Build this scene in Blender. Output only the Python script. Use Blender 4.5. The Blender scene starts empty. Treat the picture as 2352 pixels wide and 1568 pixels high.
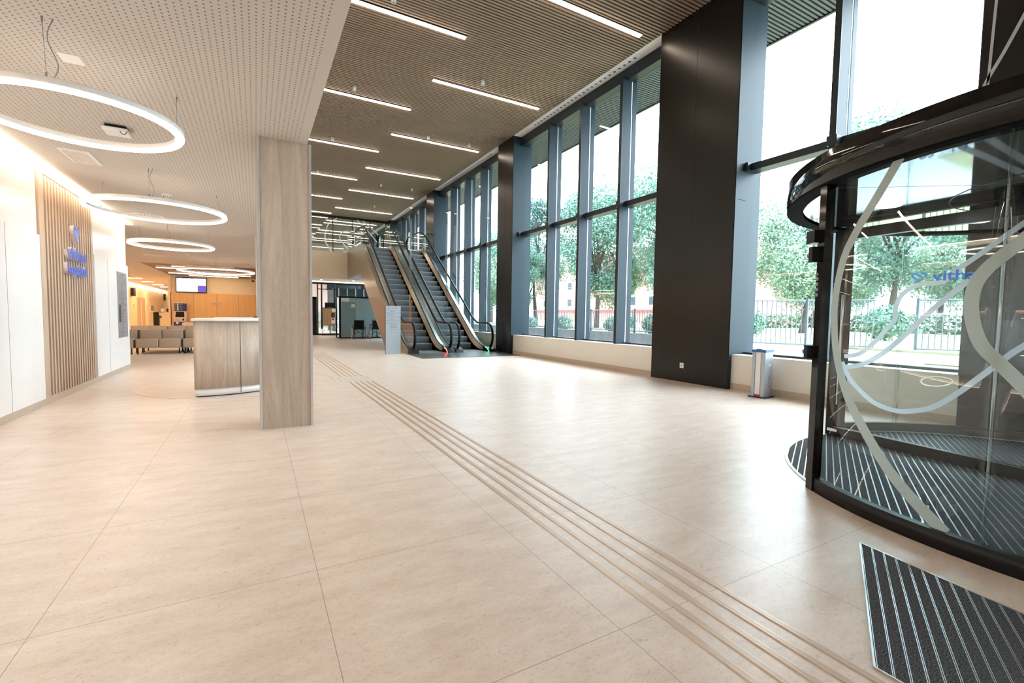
import bpy, bmesh, math, random
from mathutils import Vector, Matrix

S = bpy.context.scene
COL = S.collection
PI = math.pi
R = math.radians

# ------------------------------------------------------------------ camera
cam_d = bpy.data.cameras.new('camera')
cam = bpy.data.objects.new('camera', cam_d)
COL.objects.link(cam)
cam_d.sensor_width = 36.0
cam_d.lens = 1055.13 / 2352.0 * 36.0
cam_d.clip_start = 0.02
cam_d.clip_end = 400
_yaw, _pit, _rol = R(29.173), R(-3.1916), R(0.9036)
_f = Vector((math.sin(_yaw) * math.cos(_pit), math.cos(_yaw) * math.cos(_pit), math.sin(_pit)))
_r = Vector((math.cos(_yaw), -math.sin(_yaw), 0))
_u = _r.cross(_f)
_r2 = math.cos(_rol) * _r + math.sin(_rol) * _u
_u2 = -math.sin(_rol) * _r + math.cos(_rol) * _u
_m = Matrix((( _r2.x, _u2.x, -_f.x, 0), (_r2.y, _u2.y, -_f.y, 0), (_r2.z, _u2.z, -_f.z, 0), (0, 0, 0, 1)))
cam.matrix_world = Matrix.Translation((0, 0, 1.228)) @ _m
S.camera = cam

# ------------------------------------------------------------------ world: bright overcast sky
W = bpy.data.worlds.new('sky')
S.world = W
W.use_nodes = True
_n = W.node_tree.nodes
_l = W.node_tree.links
_n.clear()
_o = _n.new('ShaderNodeOutputWorld')
_b = _n.new('ShaderNodeBackground')
_tc = _n.new('ShaderNodeTexCoord')
_sp = _n.new('ShaderNodeSeparateXYZ')
_rp = _n.new('ShaderNodeValToRGB')
_rp.color_ramp.elements[0].position = 0.0
_rp.color_ramp.elements[0].color = (0.68, 0.85, 1.0, 1)
_rp.color_ramp.elements[1].position = 0.5
_rp.color_ramp.elements[1].color = (0.80, 0.92, 1.0, 1)
_l.new(_tc.outputs['Generated'], _sp.inputs[0])
_l.new(_sp.outputs['Z'], _rp.inputs[0])
_l.new(_rp.outputs[0], _b.inputs['Color'])
_b.inputs['Strength'].default_value = 6.6
_l.new(_b.outputs[0], _o.inputs[0])

vs = S.view_settings
vs.view_transform = 'Standard'
vs.look = 'None'
vs.gamma = 1
vs.exposure = 1.30
vs.use_curve_mapping = False
S.cycles.use_denoising = True
S.cycles.max_bounces = 10
S.cycles.diffuse_bounces = 5
S.cycles.glossy_bounces = 5
S.cycles.transmission_bounces = 6
S.cycles.transparent_max_bounces = 24
S.cycles.sample_clamp_indirect = 6.0
S.cycles.caustics_reflective = False
S.cycles.caustics_refractive = False

# light levels of the place's own lamps
LED_HALL = 10.0
LED_RING = 6.5
LED_COVE = 9.5
LED_WARM = 18.0
WARM = (1.0, 0.66, 0.36)
VWARM = (1.0, 0.60, 0.22)
SOFTW = (1.0, 0.82, 0.64)

# ------------------------------------------------------------------ materials
MATS = {}


def lin(c):
    return tuple(((x / 255.0) / 12.92 if x <= 10 else (((x / 255.0) + 0.055) / 1.055) ** 2.4) for x in c)


def mat(name, col=None, rough=0.5, metal=0.0, spec=0.5, emit=None, estr=0.0, coat=0.0, noise=None, bump=None, aniso=0.0):
    if name in MATS:
        return MATS[name]
    m = bpy.data.materials.new(name)
    m.use_nodes = True
    nt = m.node_tree
    p = nt.nodes['Principled BSDF']
    p.inputs['Base Color'].default_value = (*col, 1)
    p.inputs['Roughness'].default_value = rough
    p.inputs['Metallic'].default_value = metal
    p.inputs['Specular IOR Level'].default_value = spec
    p.inputs['Coat Weight'].default_value = coat
    p.inputs['Coat Roughness'].default_value = 0.05
    if aniso:
        p.inputs['Anisotropic'].default_value = aniso
    if emit:
        p.inputs['Emission Color'].default_value = (*emit, 1)
        p.inputs['Emission Strength'].default_value = estr
    tc = nt.nodes.new('ShaderNodeTexCoord')
    if noise is None and not emit:
        noise = (6.0, 0.04)
    if noise:
        sc, amt = noise
        n = nt.nodes.new('ShaderNodeTexNoise')
        n.inputs['Scale'].default_value = sc
        n.inputs['Detail'].default_value = 3
        nt.links.new(tc.outputs['Object'], n.inputs['Vector'])
        mx = nt.nodes.new('ShaderNodeMix')
        mx.data_type = 'RGBA'
        mx.blend_type = 'MIX'
        mx.inputs['A'].default_value = (*[max(0, c * (1 - amt)) for c in col], 1)
        mx.inputs['B'].default_value = (*[min(1, c * (1 + amt)) for c in col], 1)
        nt.links.new(n.outputs['Fac'], mx.inputs['Factor'])
        nt.links.new(mx.outputs['Result'], p.inputs['Base Color'])
        if bump:
            b = nt.nodes.new('ShaderNodeBump')
            b.inputs['Strength'].default_value = bump
            b.inputs['Distance'].default_value = 0.01
            nt.links.new(n.outputs['Fac'], b.inputs['Height'])
            nt.links.new(b.outputs[0], p.inputs['Normal'])
    MATS[name] = m
    return m


def emitter(name, col, strength):
    return mat(name, (0.03, 0.03, 0.03) if 'screen' in name else (0.8, 0.8, 0.8), emit=col, estr=strength)


def glass_mat(name, refl=0.10, tint=(0.93, 0.97, 0.97), rough=0.0, fres=1.5):
    if name in MATS:
        return MATS[name]
    m = bpy.data.materials.new(name)
    m.use_nodes = True
    nt = m.node_tree
    nt.nodes.clear()
    o = nt.nodes.new('ShaderNodeOutputMaterial')
    mx = nt.nodes.new('ShaderNodeMixShader')
    t = nt.nodes.new('ShaderNodeBsdfTransparent')
    t.inputs[0].default_value = (*tint, 1)
    g = nt.nodes.new('ShaderNodeBsdfGlossy')
    g.inputs['Roughness'].default_value = rough
    g.inputs['Color'].default_value = (0.95, 0.98, 1, 1)
    lw = nt.nodes.new('ShaderNodeLayerWeight')
    lw.inputs['Blend'].default_value = 0.5
    pw = nt.nodes.new('ShaderNodeMath')
    pw.operation = 'POWER'
    pw.inputs[1].default_value = 5.0
    nt.links.new(lw.outputs['Facing'], pw.inputs[0])
    ad = nt.nodes.new('ShaderNodeMath')
    ad.operation = 'MULTIPLY_ADD'
    ad.use_clamp = True
    ad.inputs[1].default_value = 0.9
    ad.inputs[2].default_value = refl
    nt.links.new(pw.outputs[0], ad.inputs[0])
    nt.links.new(ad.outputs[0], mx.inputs[0])
    nt.links.new(t.outputs[0], mx.inputs[1])
    nt.links.new(g.outputs[0], mx.inputs[2])
    nt.links.new(mx.outputs[0], o.inputs[0])
    MATS[name] = m
    return m


def wood_mat(name, c1, c2, axis='Z', scale=1.0, rough=0.45, seams=None):
    """streaky grain running along one axis of the object's own space"""
    if name in MATS:
        return MATS[name]
    m = bpy.data.materials.new(name)
    m.use_nodes = True
    nt = m.node_tree
    p = nt.nodes['Principled BSDF']
    p.inputs['Roughness'].default_value = rough
    tc = nt.nodes.new('ShaderNodeTexCoord')
    mp = nt.nodes.new('ShaderNodeMapping')
    s = [9 * scale] * 3
    s['XYZ'.index(axis)] = 0.55 * scale
    mp.inputs['Scale'].default_value = s
    nt.links.new(tc.outputs['Object'], mp.inputs[0])
    n = nt.nodes.new('ShaderNodeTexNoise')
    n.inputs['Scale'].default_value = 1.0
    n.inputs['Detail'].default_value = 7
    n.inputs['Roughness'].default_value = 0.6
    n.inputs['Distortion'].default_value = 1.2
    nt.links.new(mp.outputs[0], n.inputs['Vector'])
    mp2 = nt.nodes.new('ShaderNodeMapping')
    s2 = [70 * scale] * 3
    s2['XYZ'.index(axis)] = 2.5 * scale
    mp2.inputs['Scale'].default_value = s2
    nt.links.new(tc.outputs['Object'], mp2.inputs[0])
    n2 = nt.nodes.new('ShaderNodeTexNoise')
    n2.inputs['Detail'].default_value = 3
    nt.links.new(mp2.outputs[0], n2.inputs['Vector'])
    ad = nt.nodes.new('ShaderNodeMix')
    ad.data_type = 'FLOAT'
    ad.inputs['Factor'].default_value = 0.35
    nt.links.new(n.outputs['Fac'], ad.inputs['A'])
    nt.links.new(n2.outputs['Fac'], ad.inputs['B'])
    r = nt.nodes.new('ShaderNodeValToRGB')
    r.color_ramp.elements[0].position = 0.36
    r.color_ramp.elements[0].color = (*c1, 1)
    r.color_ramp.elements[1].position = 0.62
    r.color_ramp.elements[1].color = (*c2, 1)
    nt.links.new(ad.outputs['Result'], r.inputs[0])
    last = r.outputs[0]
    if seams:   # thin dark joints every `period` m along axis a
        a, period, off, w = seams
        sp = nt.nodes.new('ShaderNodeSeparateXYZ')
        nt.links.new(tc.outputs['Object'], sp.inputs[0])
        a1 = nt.nodes.new('ShaderNodeMath'); a1.operation = 'ADD'; a1.inputs[1].default_value = 1000 * period - off
        nt.links.new(sp.outputs[a], a1.inputs[0])
        a2 = nt.nodes.new('ShaderNodeMath'); a2.operation = 'MODULO'; a2.inputs[1].default_value = period
        nt.links.new(a1.outputs[0], a2.inputs[0])
        a3 = nt.nodes.new('ShaderNodeMath'); a3.operation = 'LESS_THAN'; a3.inputs[1].default_value = w
        nt.links.new(a2.outputs[0], a3.inputs[0])
        mx = nt.nodes.new('ShaderNodeMix'); mx.data_type = 'RGBA'
        mx.inputs['B'].default_value = (*[c * 0.45 for c in c1], 1)
        nt.links.new(a3.outputs[0], mx.inputs['Factor'])
        nt.links.new(last, mx.inputs['A'])
        last = mx.outputs['Result']
    nt.links.new(last, p.inputs['Base Color'])
    MATS[name] = m
    return m


def floor_mat():
    m = bpy.data.materials.new('stone tile floor')
    m.use_nodes = True
    nt = m.node_tree
    N, L = nt.nodes, nt.links
    p = N['Principled BSDF']
    geo = N.new('ShaderNodeNewGeometry')
    sp = N.new('ShaderNodeSeparateXYZ')
    L.new(geo.outputs['Position'], sp.inputs[0])

    def math_(op, a, b=None, clamp=False):
        q = N.new('ShaderNodeMath'); q.operation = op; q.use_clamp = clamp
        for i, v in enumerate((a, b)):
            if v is None: continue
            if isinstance(v, (int, float)): q.inputs[i].default_value = v
            else: L.new(v, q.inputs[i])
        return q.outputs[0]
    gx = math_('ABSOLUTE', math_('SUBTRACT', math_('MODULO', math_('ADD', sp.outputs['X'], 100.5 - 0.24), 1.0), 0.5))
    gy = math_('ABSOLUTE', math_('SUBTRACT', math_('MODULO', math_('ADD', sp.outputs['Y'], 100.5 - 0.309), 1.0), 0.5))
    g = math_('MINIMUM', gx, gy)
    grout = math_('LESS_THAN', g, 0.0015)
    mp = N.new('ShaderNodeMapping')
    mp.inputs['Scale'].default_value = (1.1, 3.0, 1)
    mp.inputs['Rotation'].default_value = (0, 0, R(12))
    L.new(geo.outputs['Position'], mp.inputs[0])
    n1 = N.new('ShaderNodeTexNoise'); n1.inputs['Scale'].default_value = 2.4; n1.inputs['Detail'].default_value = 9; n1.inputs['Roughness'].default_value = .72
    L.new(mp.outputs[0], n1.inputs['Vector'])
    mp2 = N.new('ShaderNodeMapping'); mp2.inputs['Scale'].default_value = (16, 34, 1); mp2.inputs['Rotation'].default_value = (0, 0, R(18))
    L.new(geo.outputs['Position'], mp2.inputs[0])
    n2 = N.new('ShaderNodeTexNoise'); n2.inputs['Scale'].default_value = 2.2; n2.inputs['Detail'].default_value = 5; n2.inputs['Roughness'].default_value = .7; n2.inputs['Distortion'].default_value = 1.6
    L.new(mp2.outputs[0], n2.inputs['Vector'])
    r1 = N.new('ShaderNodeValToRGB')
    e = r1.color_ramp.elements
    e[0].position = 0.30; e[0].color = (*lin((209, 190, 176)), 1)
    e[1].position = 0.66; e[1].color = (*lin((231, 216, 205)), 1)
    L.new(n1.outputs['Fac'], r1.inputs[0])
    r2 = N.new('ShaderNodeValToRGB')
    e = r2.color_ramp.elements
    e[0].position = 0.33; e[0].color = (0.52, 0.47, 0.42, 1)
    e[1].position = 0.47; e[1].color = (1, 1, 1, 1)
    L.new(n2.outputs['Fac'], r2.inputs[0])
    mx = N.new('ShaderNodeMix'); mx.data_type = 'RGBA'; mx.blend_type = 'MULTIPLY'; mx.inputs['Factor'].default_value = 0.5
    L.new(r1.outputs[0], mx.inputs['A']); L.new(r2.outputs[0], mx.inputs['B'])
    mg = N.new('ShaderNodeMix'); mg.data_type = 'RGBA'
    mg.inputs['B'].default_value = (*lin((158, 144, 132)), 1)
    L.new(grout, mg.inputs['Factor']); L.new(mx.outputs['Result'], mg.inputs['A'])
    L.new(mg.outputs['Result'], p.inputs['Base Color'])
    p.inputs['Roughness'].default_value = 0.34
    p.inputs['Specular IOR Level'].default_value = 0.5
    return m


def perf_mat():
    m = bpy.data.materials.new('perforated plasterboard')
    m.use_nodes = True
    nt = m.node_tree
    N, L = nt.nodes, nt.links
    p = N['Principled BSDF']
    geo = N.new('ShaderNodeNewGeometry')
    sp = N.new('ShaderNodeSeparateXYZ')
    L.new(geo.outputs['Position'], sp.inputs[0])

    def M(op, a, b=None):
        q = N.new('ShaderNodeMath'); q.operation = op
        for i, v in enumerate((a, b)):
            if v is None: continue
            if isinstance(v, (int, float)): q.inputs[i].default_value = v
            else: L.new(v, q.inputs[i])
        return q.outputs[0]
    pit = 0.038
    fx = M('SUBTRACT', M('MODULO', M('ADD', sp.outputs['X'], 50.0), pit), pit / 2)
    fy = M('SUBTRACT', M('MODULO', M('ADD', sp.outputs['Y'], 50.0), pit), pit / 2)
    d = M('SQRT', M('ADD', M('MULTIPLY', fx, fx), M('MULTIPLY', fy, fy)))
    hole = M('LESS_THAN', d, 0.0062)
    # a plain margin along the free edge of the ceiling
    inside = M('MULTIPLY', M('LESS_THAN', sp.outputs['X'], 0.425), M('GREATER_THAN', sp.outputs['X'], -2.2))
    near = M('LESS_THAN', sp.outputs['Y'], 12.4)
    hole = M('MULTIPLY', hole, M('MULTIPLY', inside, near))
    mx = N.new('ShaderNodeMix'); mx.data_type = 'RGBA'
    mx.inputs['A'].default_value = (*lin((206, 198, 190)), 1)
    mx.inputs['B'].default_value = (*lin((128, 114, 101)), 1)
    L.new(hole, mx.inputs['Factor'])
    L.new(mx.outputs['Result'], p.inputs['Base Color'])
    p.inputs['Roughness'].default_value = 0.8
    return m


def mat_stripes(name, origin, direction, pitch, barw):
    """entrance carpet: dark pile with paired aluminium wiper bars"""
    m = bpy.data.materials.new(name)
    m.use_nodes = True
    nt = m.node_tree
    N, L = nt.nodes, nt.links
    p = N['Principled BSDF']
    geo = N.new('ShaderNodeNewGeometry')
    sp = N.new('ShaderNodeSeparateXYZ')
    L.new(geo.outputs['Position'], sp.inputs[0])

    def M(op, a, b=None):
        q = N.new('ShaderNodeMath'); q.operation = op
        for i, v in enumerate((a, b)):
            if v is None: continue
            if isinstance(v, (int, float)): q.inputs[i].default_value = v
            else: L.new(v, q.inputs[i])
        return q.outputs[0]
    dx, dy = direction
    nx, ny = -dy, dx
    s = M('ADD', M('MULTIPLY', sp.outputs['X'], nx), M('MULTIPLY', sp.outputs['Y'], ny))
    s = M('MODULO', M('ADD', s, 40 * pitch * 10 - (origin[0] * nx + origin[1] * ny)), pitch)
    b1 = M('LESS_THAN', s, barw)
    b2 = M('MULTIPLY', M('GREATER_THAN', s, barw * 2.0), M('LESS_THAN', s, barw * 3.0))
    gap = M('MULTIPLY', M('GREATER_THAN', s, barw), M('LESS_THAN', s, barw * 2.0))
    bar = M('ADD', b1, b2)
    n = N.new('ShaderNodeTexNoise'); n.inputs['Scale'].default_value = 170; n.inputs['Detail'].default_value = 2
    L.new(geo.outputs['Position'], n.inputs['Vector'])
    r = N.new('ShaderNodeValToRGB')
    e = r.color_ramp.elements
    e[0].position = .40; e[0].color = (0.012, 0.013, 0.016, 1)
    e[1].position = .66; e[1].color = (0.12, 0.125, 0.14, 1)
    L.new(n.outputs['Fac'], r.inputs[0])
    m1 = N.new('ShaderNodeMix'); m1.data_type = 'RGBA'; m1.inputs['B'].default_value = (0.01, 0.01, 0.012, 1)
    L.new(gap, m1.inputs['Factor']); L.new(r.outputs[0], m1.inputs['A'])
    m2 = N.new('ShaderNodeMix'); m2.data_type = 'RGBA'; m2.inputs['B'].default_value = (0.62, 0.64, 0.66, 1)
    L.new(bar, m2.inputs['Factor']); L.new(m1.outputs['Result'], m2.inputs['A'])
    L.new(m2.outputs['Result'], p.inputs['Base Color'])
    L.new(bar, p.inputs['Metallic'])
    rr = M('SUBTRACT', 0.9, M('MULTIPLY', bar, 0.55))
    L.new(rr, p.inputs['Roughness'])
    return m


M_floor = floor_mat()
M_perf = perf_mat()
M_white = mat('white wall panel', lin((236, 234, 232)), 0.35)
M_wallup = mat('white plaster', lin((236, 228, 220)), 0.6)
M_warmwall = mat('cream plaster', lin((236, 218, 190)), 0.6)
M_sill = mat('pale plaster', lin((226, 220, 211)), 0.55)
M_stone = mat('skirting stone', lin((190, 172, 154)), 0.5, noise=(20, .12))
M_slat = mat('ceiling slat', lin((146, 126, 110)), 0.55)
M_slatout = mat('outer soffit slat', lin((70, 76, 82)), 0.5)
M_dark = mat('ceiling void', (0.012, 0.012, 0.012), 0.8)
M_col = mat('bronze black cladding', (0.010, 0.008, 0.007), 0.27, metal=0.0, spec=.28)
M_frame = mat('anthracite frame', (0.012, 0.018, 0.024), 0.40, metal=0.0, spec=.35)
M_bluerefl = mat('blue grey window reflection', (0.008, 0.021, 0.031), 0.48, metal=0.0, spec=.25)  # blue holds window light reflected by column and mullion sides
M_black = mat('black metal', (0.006, 0.006, 0.007), 0.34, spec=.3)
M_gloss = mat('gloss black steel', (0.006, 0.005, 0.0045), 0.07, metal=0.0, spec=.4)
M_rubber = mat('black rubber', (0.003, 0.003, 0.003), 0.42, spec=.25)
M_bronze = mat('bronze steel', (0.42, 0.365, 0.31), 0.30, metal=1.0)
M_steel = mat('brushed steel', (0.62, 0.62, 0.63), 0.28, metal=1.0)
M_alu = mat('aluminium', (0.74, 0.75, 0.78), 0.3, metal=0.9)
M_alupaint = mat('silver paint', lin((172, 180, 188)), 0.35, metal=0.3)
M_step = mat('step grey', lin((112, 116, 123)), 0.5, metal=0.1)
M_tread = mat('tread grey', lin((146, 150, 156)), 0.5, metal=0.1)
M_glass = glass_mat('window glass', 0.02, (0.97, 0.99, 0.99))
M_door_glass = glass_mat('door glass', 0.035, (0.955, 0.985, 0.985))
M_bal_glass = glass_mat('balustrade glass', 0.03, (0.90, 0.955, 0.95))
M_gal_glass = glass_mat('gallery glass', 0.15, (0.82, 0.88, 0.85))
M_oak = wood_mat('sonoma oak', lin((160, 143, 127)), lin((200, 185, 170)), 'Z')
M_oakdesk = wood_mat('sonoma oak desk', lin((166, 146, 126)), lin((208, 192, 176)), 'Z')
M_slatwood = wood_mat('light slat wood', lin((184, 158, 134)), lin((204, 182, 160)), 'Z')
M_slatback = mat('slat backing', lin((96, 66, 40)), 0.7)
M_honey = wood_mat('honey panel', lin((222, 172, 112)), lin((234, 188, 132)), 'Z', seams=(0, 1.0, 0.2, 0.012))
M_brownslat = mat('brown soffit', lin((120, 88, 60)), 0.5)
M_mirror = mat('mirror ceiling', (0.15, 0.165, 0.17), 0.05, metal=1.0)
M_bluewall = mat('wall logo blue', lin((62, 96, 205)), 0.4)
M_letterside = mat('letter return', lin((225, 215, 210)), 0.4)
M_signgrey = mat('sign silver', lin((150, 150, 156)), 0.4, metal=0.2)
M_signtext = mat('sign dark text', lin((44, 44, 52)), 0.5)
M_signdark = mat('sign dark block', lin((70, 60, 54)), 0.5)
M_signwhite = mat('sign white', lin((232, 232, 232)), 0.5)
M_beige = mat('beige upholstery', lin((178, 156, 134)), 0.45)
M_beiged = mat('taupe upholstery', lin((134, 118, 104)), 0.45)
M_vinyl = mat('black vinyl', (0.003, 0.003, 0.004), 0.7, spec=.15)
M_tactile = mat('tactile bronze strip', lin((196, 176, 160)), 0.35, metal=0.4)
M_fascia = mat('gallery fascia', lin((232, 214, 190)), 0.5)
M_undergal = mat('under gallery ceiling', lin((225, 225, 220)), 0.6)
M_teal = mat('frosted teal glass', lin((150, 178, 184)), 0.16, spec=.6)
M_navy = mat('navy panel', lin((40, 44, 112)), 0.4)
M_kiosk = mat('kiosk shell', lin((206, 186, 172)), 0.4)
M_red = mat('red plastic', lin((190, 30, 26)), 0.4)
M_bluepl = mat('blue plastic', lin((36, 92, 160)), 0.4)
M_navypl = mat('dark blue plastic', lin((36, 56, 92)), 0.5)
M_bag = mat('white plastic bag', lin((226, 222, 220)), 0.4)
M_asphalt = mat('pale paving', lin((196, 196, 196)), 0.8, noise=(1.2, .06))
M_concrete = mat('stained concrete', lin((128, 134, 138)), 0.8, noise=(3.5, .3))
M_grass = mat('dry grass', lin((160, 158, 120)), 0.9, noise=(1.1, .35))
M_leafA = mat('leaf green', lin((96, 132, 118)), 0.6, noise=(2.0, .5))  # leaf greens are paled to stand in for bright haze outdoors
M_leafB = mat('leaf light green', lin((126, 154, 134)), 0.6, noise=(2.0, .45))
M_leafC = mat('leaf dark green', lin((66, 104, 96)), 0.6, noise=(2.0, .5))
M_bark = mat('bark', lin((70, 58, 52)), 0.9, noise=(9, .3))
M_brick = mat('pink brick', lin((160, 100, 92)), 0.8, noise=(2, .08))
M_fence = mat('fence green grey', lin((82, 98, 108)), 0.5)


def film_mat(name, col):
    m = mat(name, col, 0.5)
    nt = m.node_tree
    p = nt.nodes['Principled BSDF']
    o = [n for n in nt.nodes if n.type == 'OUTPUT_MATERIAL'][0]
    mx = nt.nodes.new('ShaderNodeMixShader'); mx.inputs[0].default_value = 0.6
    tr = nt.nodes.new('ShaderNodeBsdfTranslucent'); tr.inputs[0].default_value = (*col, 1)
    nt.links.new(p.outputs[0], mx.inputs[1]); nt.links.new(tr.outputs[0], mx.inputs[2]); nt.links.new(mx.outputs[0], o.inputs[0])
    return m


M_ribbon = film_mat('frosted ribbon sheet', lin((222, 226, 218)))
M_ribbonw = film_mat('white ribbon sheet', lin((240, 244, 250)))
M_blue = film_mat('logo blue', lin((110, 182, 255)))
E_hall = emitter('hall led', SOFTW, LED_HALL)
E_ring = emitter('ring led', (1.0, 0.88, 0.76), LED_RING)
E_cove = emitter('cove led', (1.0, 0.80, 0.58), LED_COVE)
E_disc = emitter('round panel lamp', (1.0, 0.68, 0.36), 26)
E_warm = emitter('lounge led', (1.0, 0.72, 0.44), 9)
E_dl = emitter('downlight lamp', (1.0, 0.88, 0.72), 16)
E_band = emitter('band led', (1.0, 0.80, 0.58), 6)
E_doorlamp = emitter('door lamp', (0.92, 0.97, 1.0), 20)
E_red = emitter('red indicator', (1.0, 0.06, 0.05), 5)
E_green = emitter('green indicator', (0.02, 0.9, 0.2), 4)
E_screen = emitter('screen white', (0.97, 0.96, 1.0), 0.42)
E_screenp = emitter('screen violet', (0.26, 0.16, 0.95), 0.26)


# ------------------------------------------------------------------ mesh helpers
class MB:
    def __init__(s):
        s.v = []; s.f = []; s.m = []; s.mats = []; s.smooth = []

    def mi(s, material):
        if material is None: return 0
        if material not in s.mats: s.mats.append(material)
        return s.mats.index(material)

    def quad(s, pts, material=None, smooth=False):
        b = len(s.v); s.v += [tuple(p) for p in pts]
        s.f.append(tuple(range(b, b + len(pts)))); s.m.append(s.mi(material)); s.smooth.append(smooth)

    def box(s, x0, x1, y0, y1, z0, z1, material=None, bev=0.0):
        if x1 < x0: x0, x1 = x1, x0
        if y1 < y0: y0, y1 = y1, y0
        if z1 < z0: z0, z1 = z1, z0
        k = s.mi(material)
        if bev > 0:
            bm = bmesh.new()
            bmesh.ops.create_cube(bm, size=1)
            for v in bm.verts:
                v.co = Vector(((x0 + x1) / 2 + v.co.x * (x1 - x0), (y0 + y1) / 2 + v.co.y * (y1 - y0), (z0 + z1) / 2 + v.co.z * (z1 - z0)))
            bmesh.ops.bevel(bm, geom=bm.edges[:], offset=bev, segments=3, profile=0.5, affect='EDGES')
            b = len(s.v)
            s.v += [tuple(v.co) for v in bm.verts]
            for f in bm.faces:
                s.f.append(tuple(b + v.index for v in f.verts)); s.m.append(k); s.smooth.append(True)
            bm.free()
            return
        b = len(s.v)
        s.v += [(x, y, z) for z in (z0, z1) for y in (y0, y1) for x in (x0, x1)]
        for f in ((0, 2, 3, 1), (4, 5, 7, 6), (0, 1, 5, 4), (2, 6, 7, 3), (0, 4, 6, 2), (1, 3, 7, 5)):
            s.f.append(tuple(b + i for i in f)); s.m.append(k); s.smooth.append(False)

    def prism(s, poly, axis, a0, a1, material=None):
        """polygon of 2-D points extruded along an axis; poly gives the two other axes in order"""
        k = s.mi(material)

        def P(p, a):
            if axis == 'X': return (a, p[0], p[1])
            if axis == 'Y': return (p[0], a, p[1])
            return (p[0], p[1], a)
        b = len(s.v); n = len(poly)
        s.v += [P(p, a0) for p in poly] + [P(p, a1) for p in poly]
        s.f.append(tuple(range(b + n - 1, b - 1, -1))); s.f.append(tuple(range(b + n, b + 2 * n)))
        s.m += [k, k]; s.smooth += [False, False]
        for i in range(n):
            j = (i + 1) % n
            s.f.append((b + i, b + j, b + n + j, b + n + i)); s.m.append(k); s.smooth.append(False)

    def tube(s, pts, r, seg=8, material=None, closed=False, flat=None, caps=True):
        """round (or flattened) tube along a path"""
        k = s.mi(material)
        pts = [Vector(p) for p in pts]
        n = len(pts)
        b = len(s.v)
        up0 = None
        rad = r if isinstance(r, (list, tuple)) else [r] * n
        for i, p in enumerate(pts):
            if closed:
                t = pts[(i + 1) % n] - pts[(i - 1) % n]
            else:
                t = pts[min(i + 1, n - 1)] - pts[max(i - 1, 0)]
            t.normalize()
            if up0 is None:
                up0 = Vector((0, 0, 1)) if abs(t.z) < 0.9 else Vector((1, 0, 0))
            a = t.cross(up0)
            if a.length < 1e-5: a = t.cross(Vector((1, 0, 0)))
            a.normalize()
            c = a.cross(t).normalized()
            up0 = c
            for j in range(seg):
                th = 2 * PI * j / seg
                fx, fy = (rad[i], rad[i]) if flat is None else flat
                s.v.append(tuple(p + a * math.cos(th) * fx + c * math.sin(th) * fy))
        for i in range(n if closed else n - 1):
            i2 = (i + 1) % n
            for j in range(seg):
                j2 = (j + 1) % seg
                s.f.append((b + i * seg + j, b + i * seg + j2, b + i2 * seg + j2, b + i2 * seg + j)); s.m.append(k); s.smooth.append(seg > 4)
        if not closed and caps:
            s.f.append(tuple(b + j for j in range(seg - 1, -1, -1))); s.f.append(tuple(b + (n - 1) * seg + j for j in range(seg)))
            s.m += [k, k]; s.smooth += [False, False]

    def cyl(s, p0, p1, r, seg=16, material=None, r2=None):
        s.tube([p0, p1], [r, r if r2 is None else r2], seg, material)

    def disc(s, c, r, material=None, seg=32, nrm='Z', dn=1):
        pts = []
        for i in range(seg):
            t = 2 * PI * i / seg * dn
            a, b_ = r * math.cos(t), r * math.sin(t)
            pts.append((c[0] + a, c[1] + b_, c[2]) if nrm == 'Z' else ((c[0] + a, c[1], c[2] + b_) if nrm == 'Y' else (c[0], c[1] + a, c[2] + b_)))
        s.quad(pts, material)

    def arcwall(s, cx, cy, r0, r1, a0, a1, z0, z1, n=32, material=None):
        """thick curved wall between two radii (degrees)"""
        k = s.mi(material)
        full = abs(a1 - a0) >= 359.9
        b = len(s.v)
        cnt = n if full else n + 1
        for i in range(cnt):
            t = R(a0 + (a1 - a0) * i / n)
            for rr in (r0, r1):
                for z in (z0, z1):
                    s.v.append((cx + rr * math.cos(t), cy + rr * math.sin(t), z))
        for i in range(n):
            a = b + i * 4
            c = b + ((i + 1) % cnt) * 4
            for q, sm in (((a, a + 1, c + 1, c), True), ((a + 2, c + 2, c + 3, a + 3), True), ((a, c, c + 2, a + 2), False), ((a + 1, a + 3, c + 3, c + 1), False)):
                s.f.append(q); s.m.append(k); s.smooth.append(sm)
        if not full:
            for a in (b, b + (cnt - 1) * 4):
                s.f.append((a, a + 2, a + 3, a + 1)); s.m.append(k); s.smooth.append(False)

    def build(s, name, material=None, parent=None, **props):
        me = bpy.data.meshes.new(name)
        me.from_pydata(s.v, [], s.f)
        ml = s.mats or [material]
        if material is not None and s.mats and s.mats[0] is not material and material not in s.mats:
            pass
        for q in ml: me.materials.append(q)
        me.polygons.foreach_set('material_index', s.m)
        me.polygons.foreach_set('use_smooth', s.smooth)
        me.update()
        o = bpy.data.objects.new(name, me)
        COL.objects.link(o)
        if parent is not None:
            o.parent = parent
            w = wloc(parent)
            o.location = (-w[0], -w[1], -w[2])
        for k_, v_ in props.items(): o[k_] = v_
        return o


LOCAL = set()


def wloc(o):
    """world translation of an unrotated parent chain (0 for things built in their own space)"""
    if o.name in LOCAL: return Vector((0, 0, 0))
    w = Vector(o.location)
    p = o.parent
    while p is not None:
        if p.name in LOCAL: return Vector((0, 0, 0))
        w += Vector(p.location); p = p.parent
    return w


def tag(o, label, cat, group=None, kind=None):
    o['label'] = label; o['category'] = cat
    if group: o['group'] = group
    if kind: o['kind'] = kind
    return o


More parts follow.
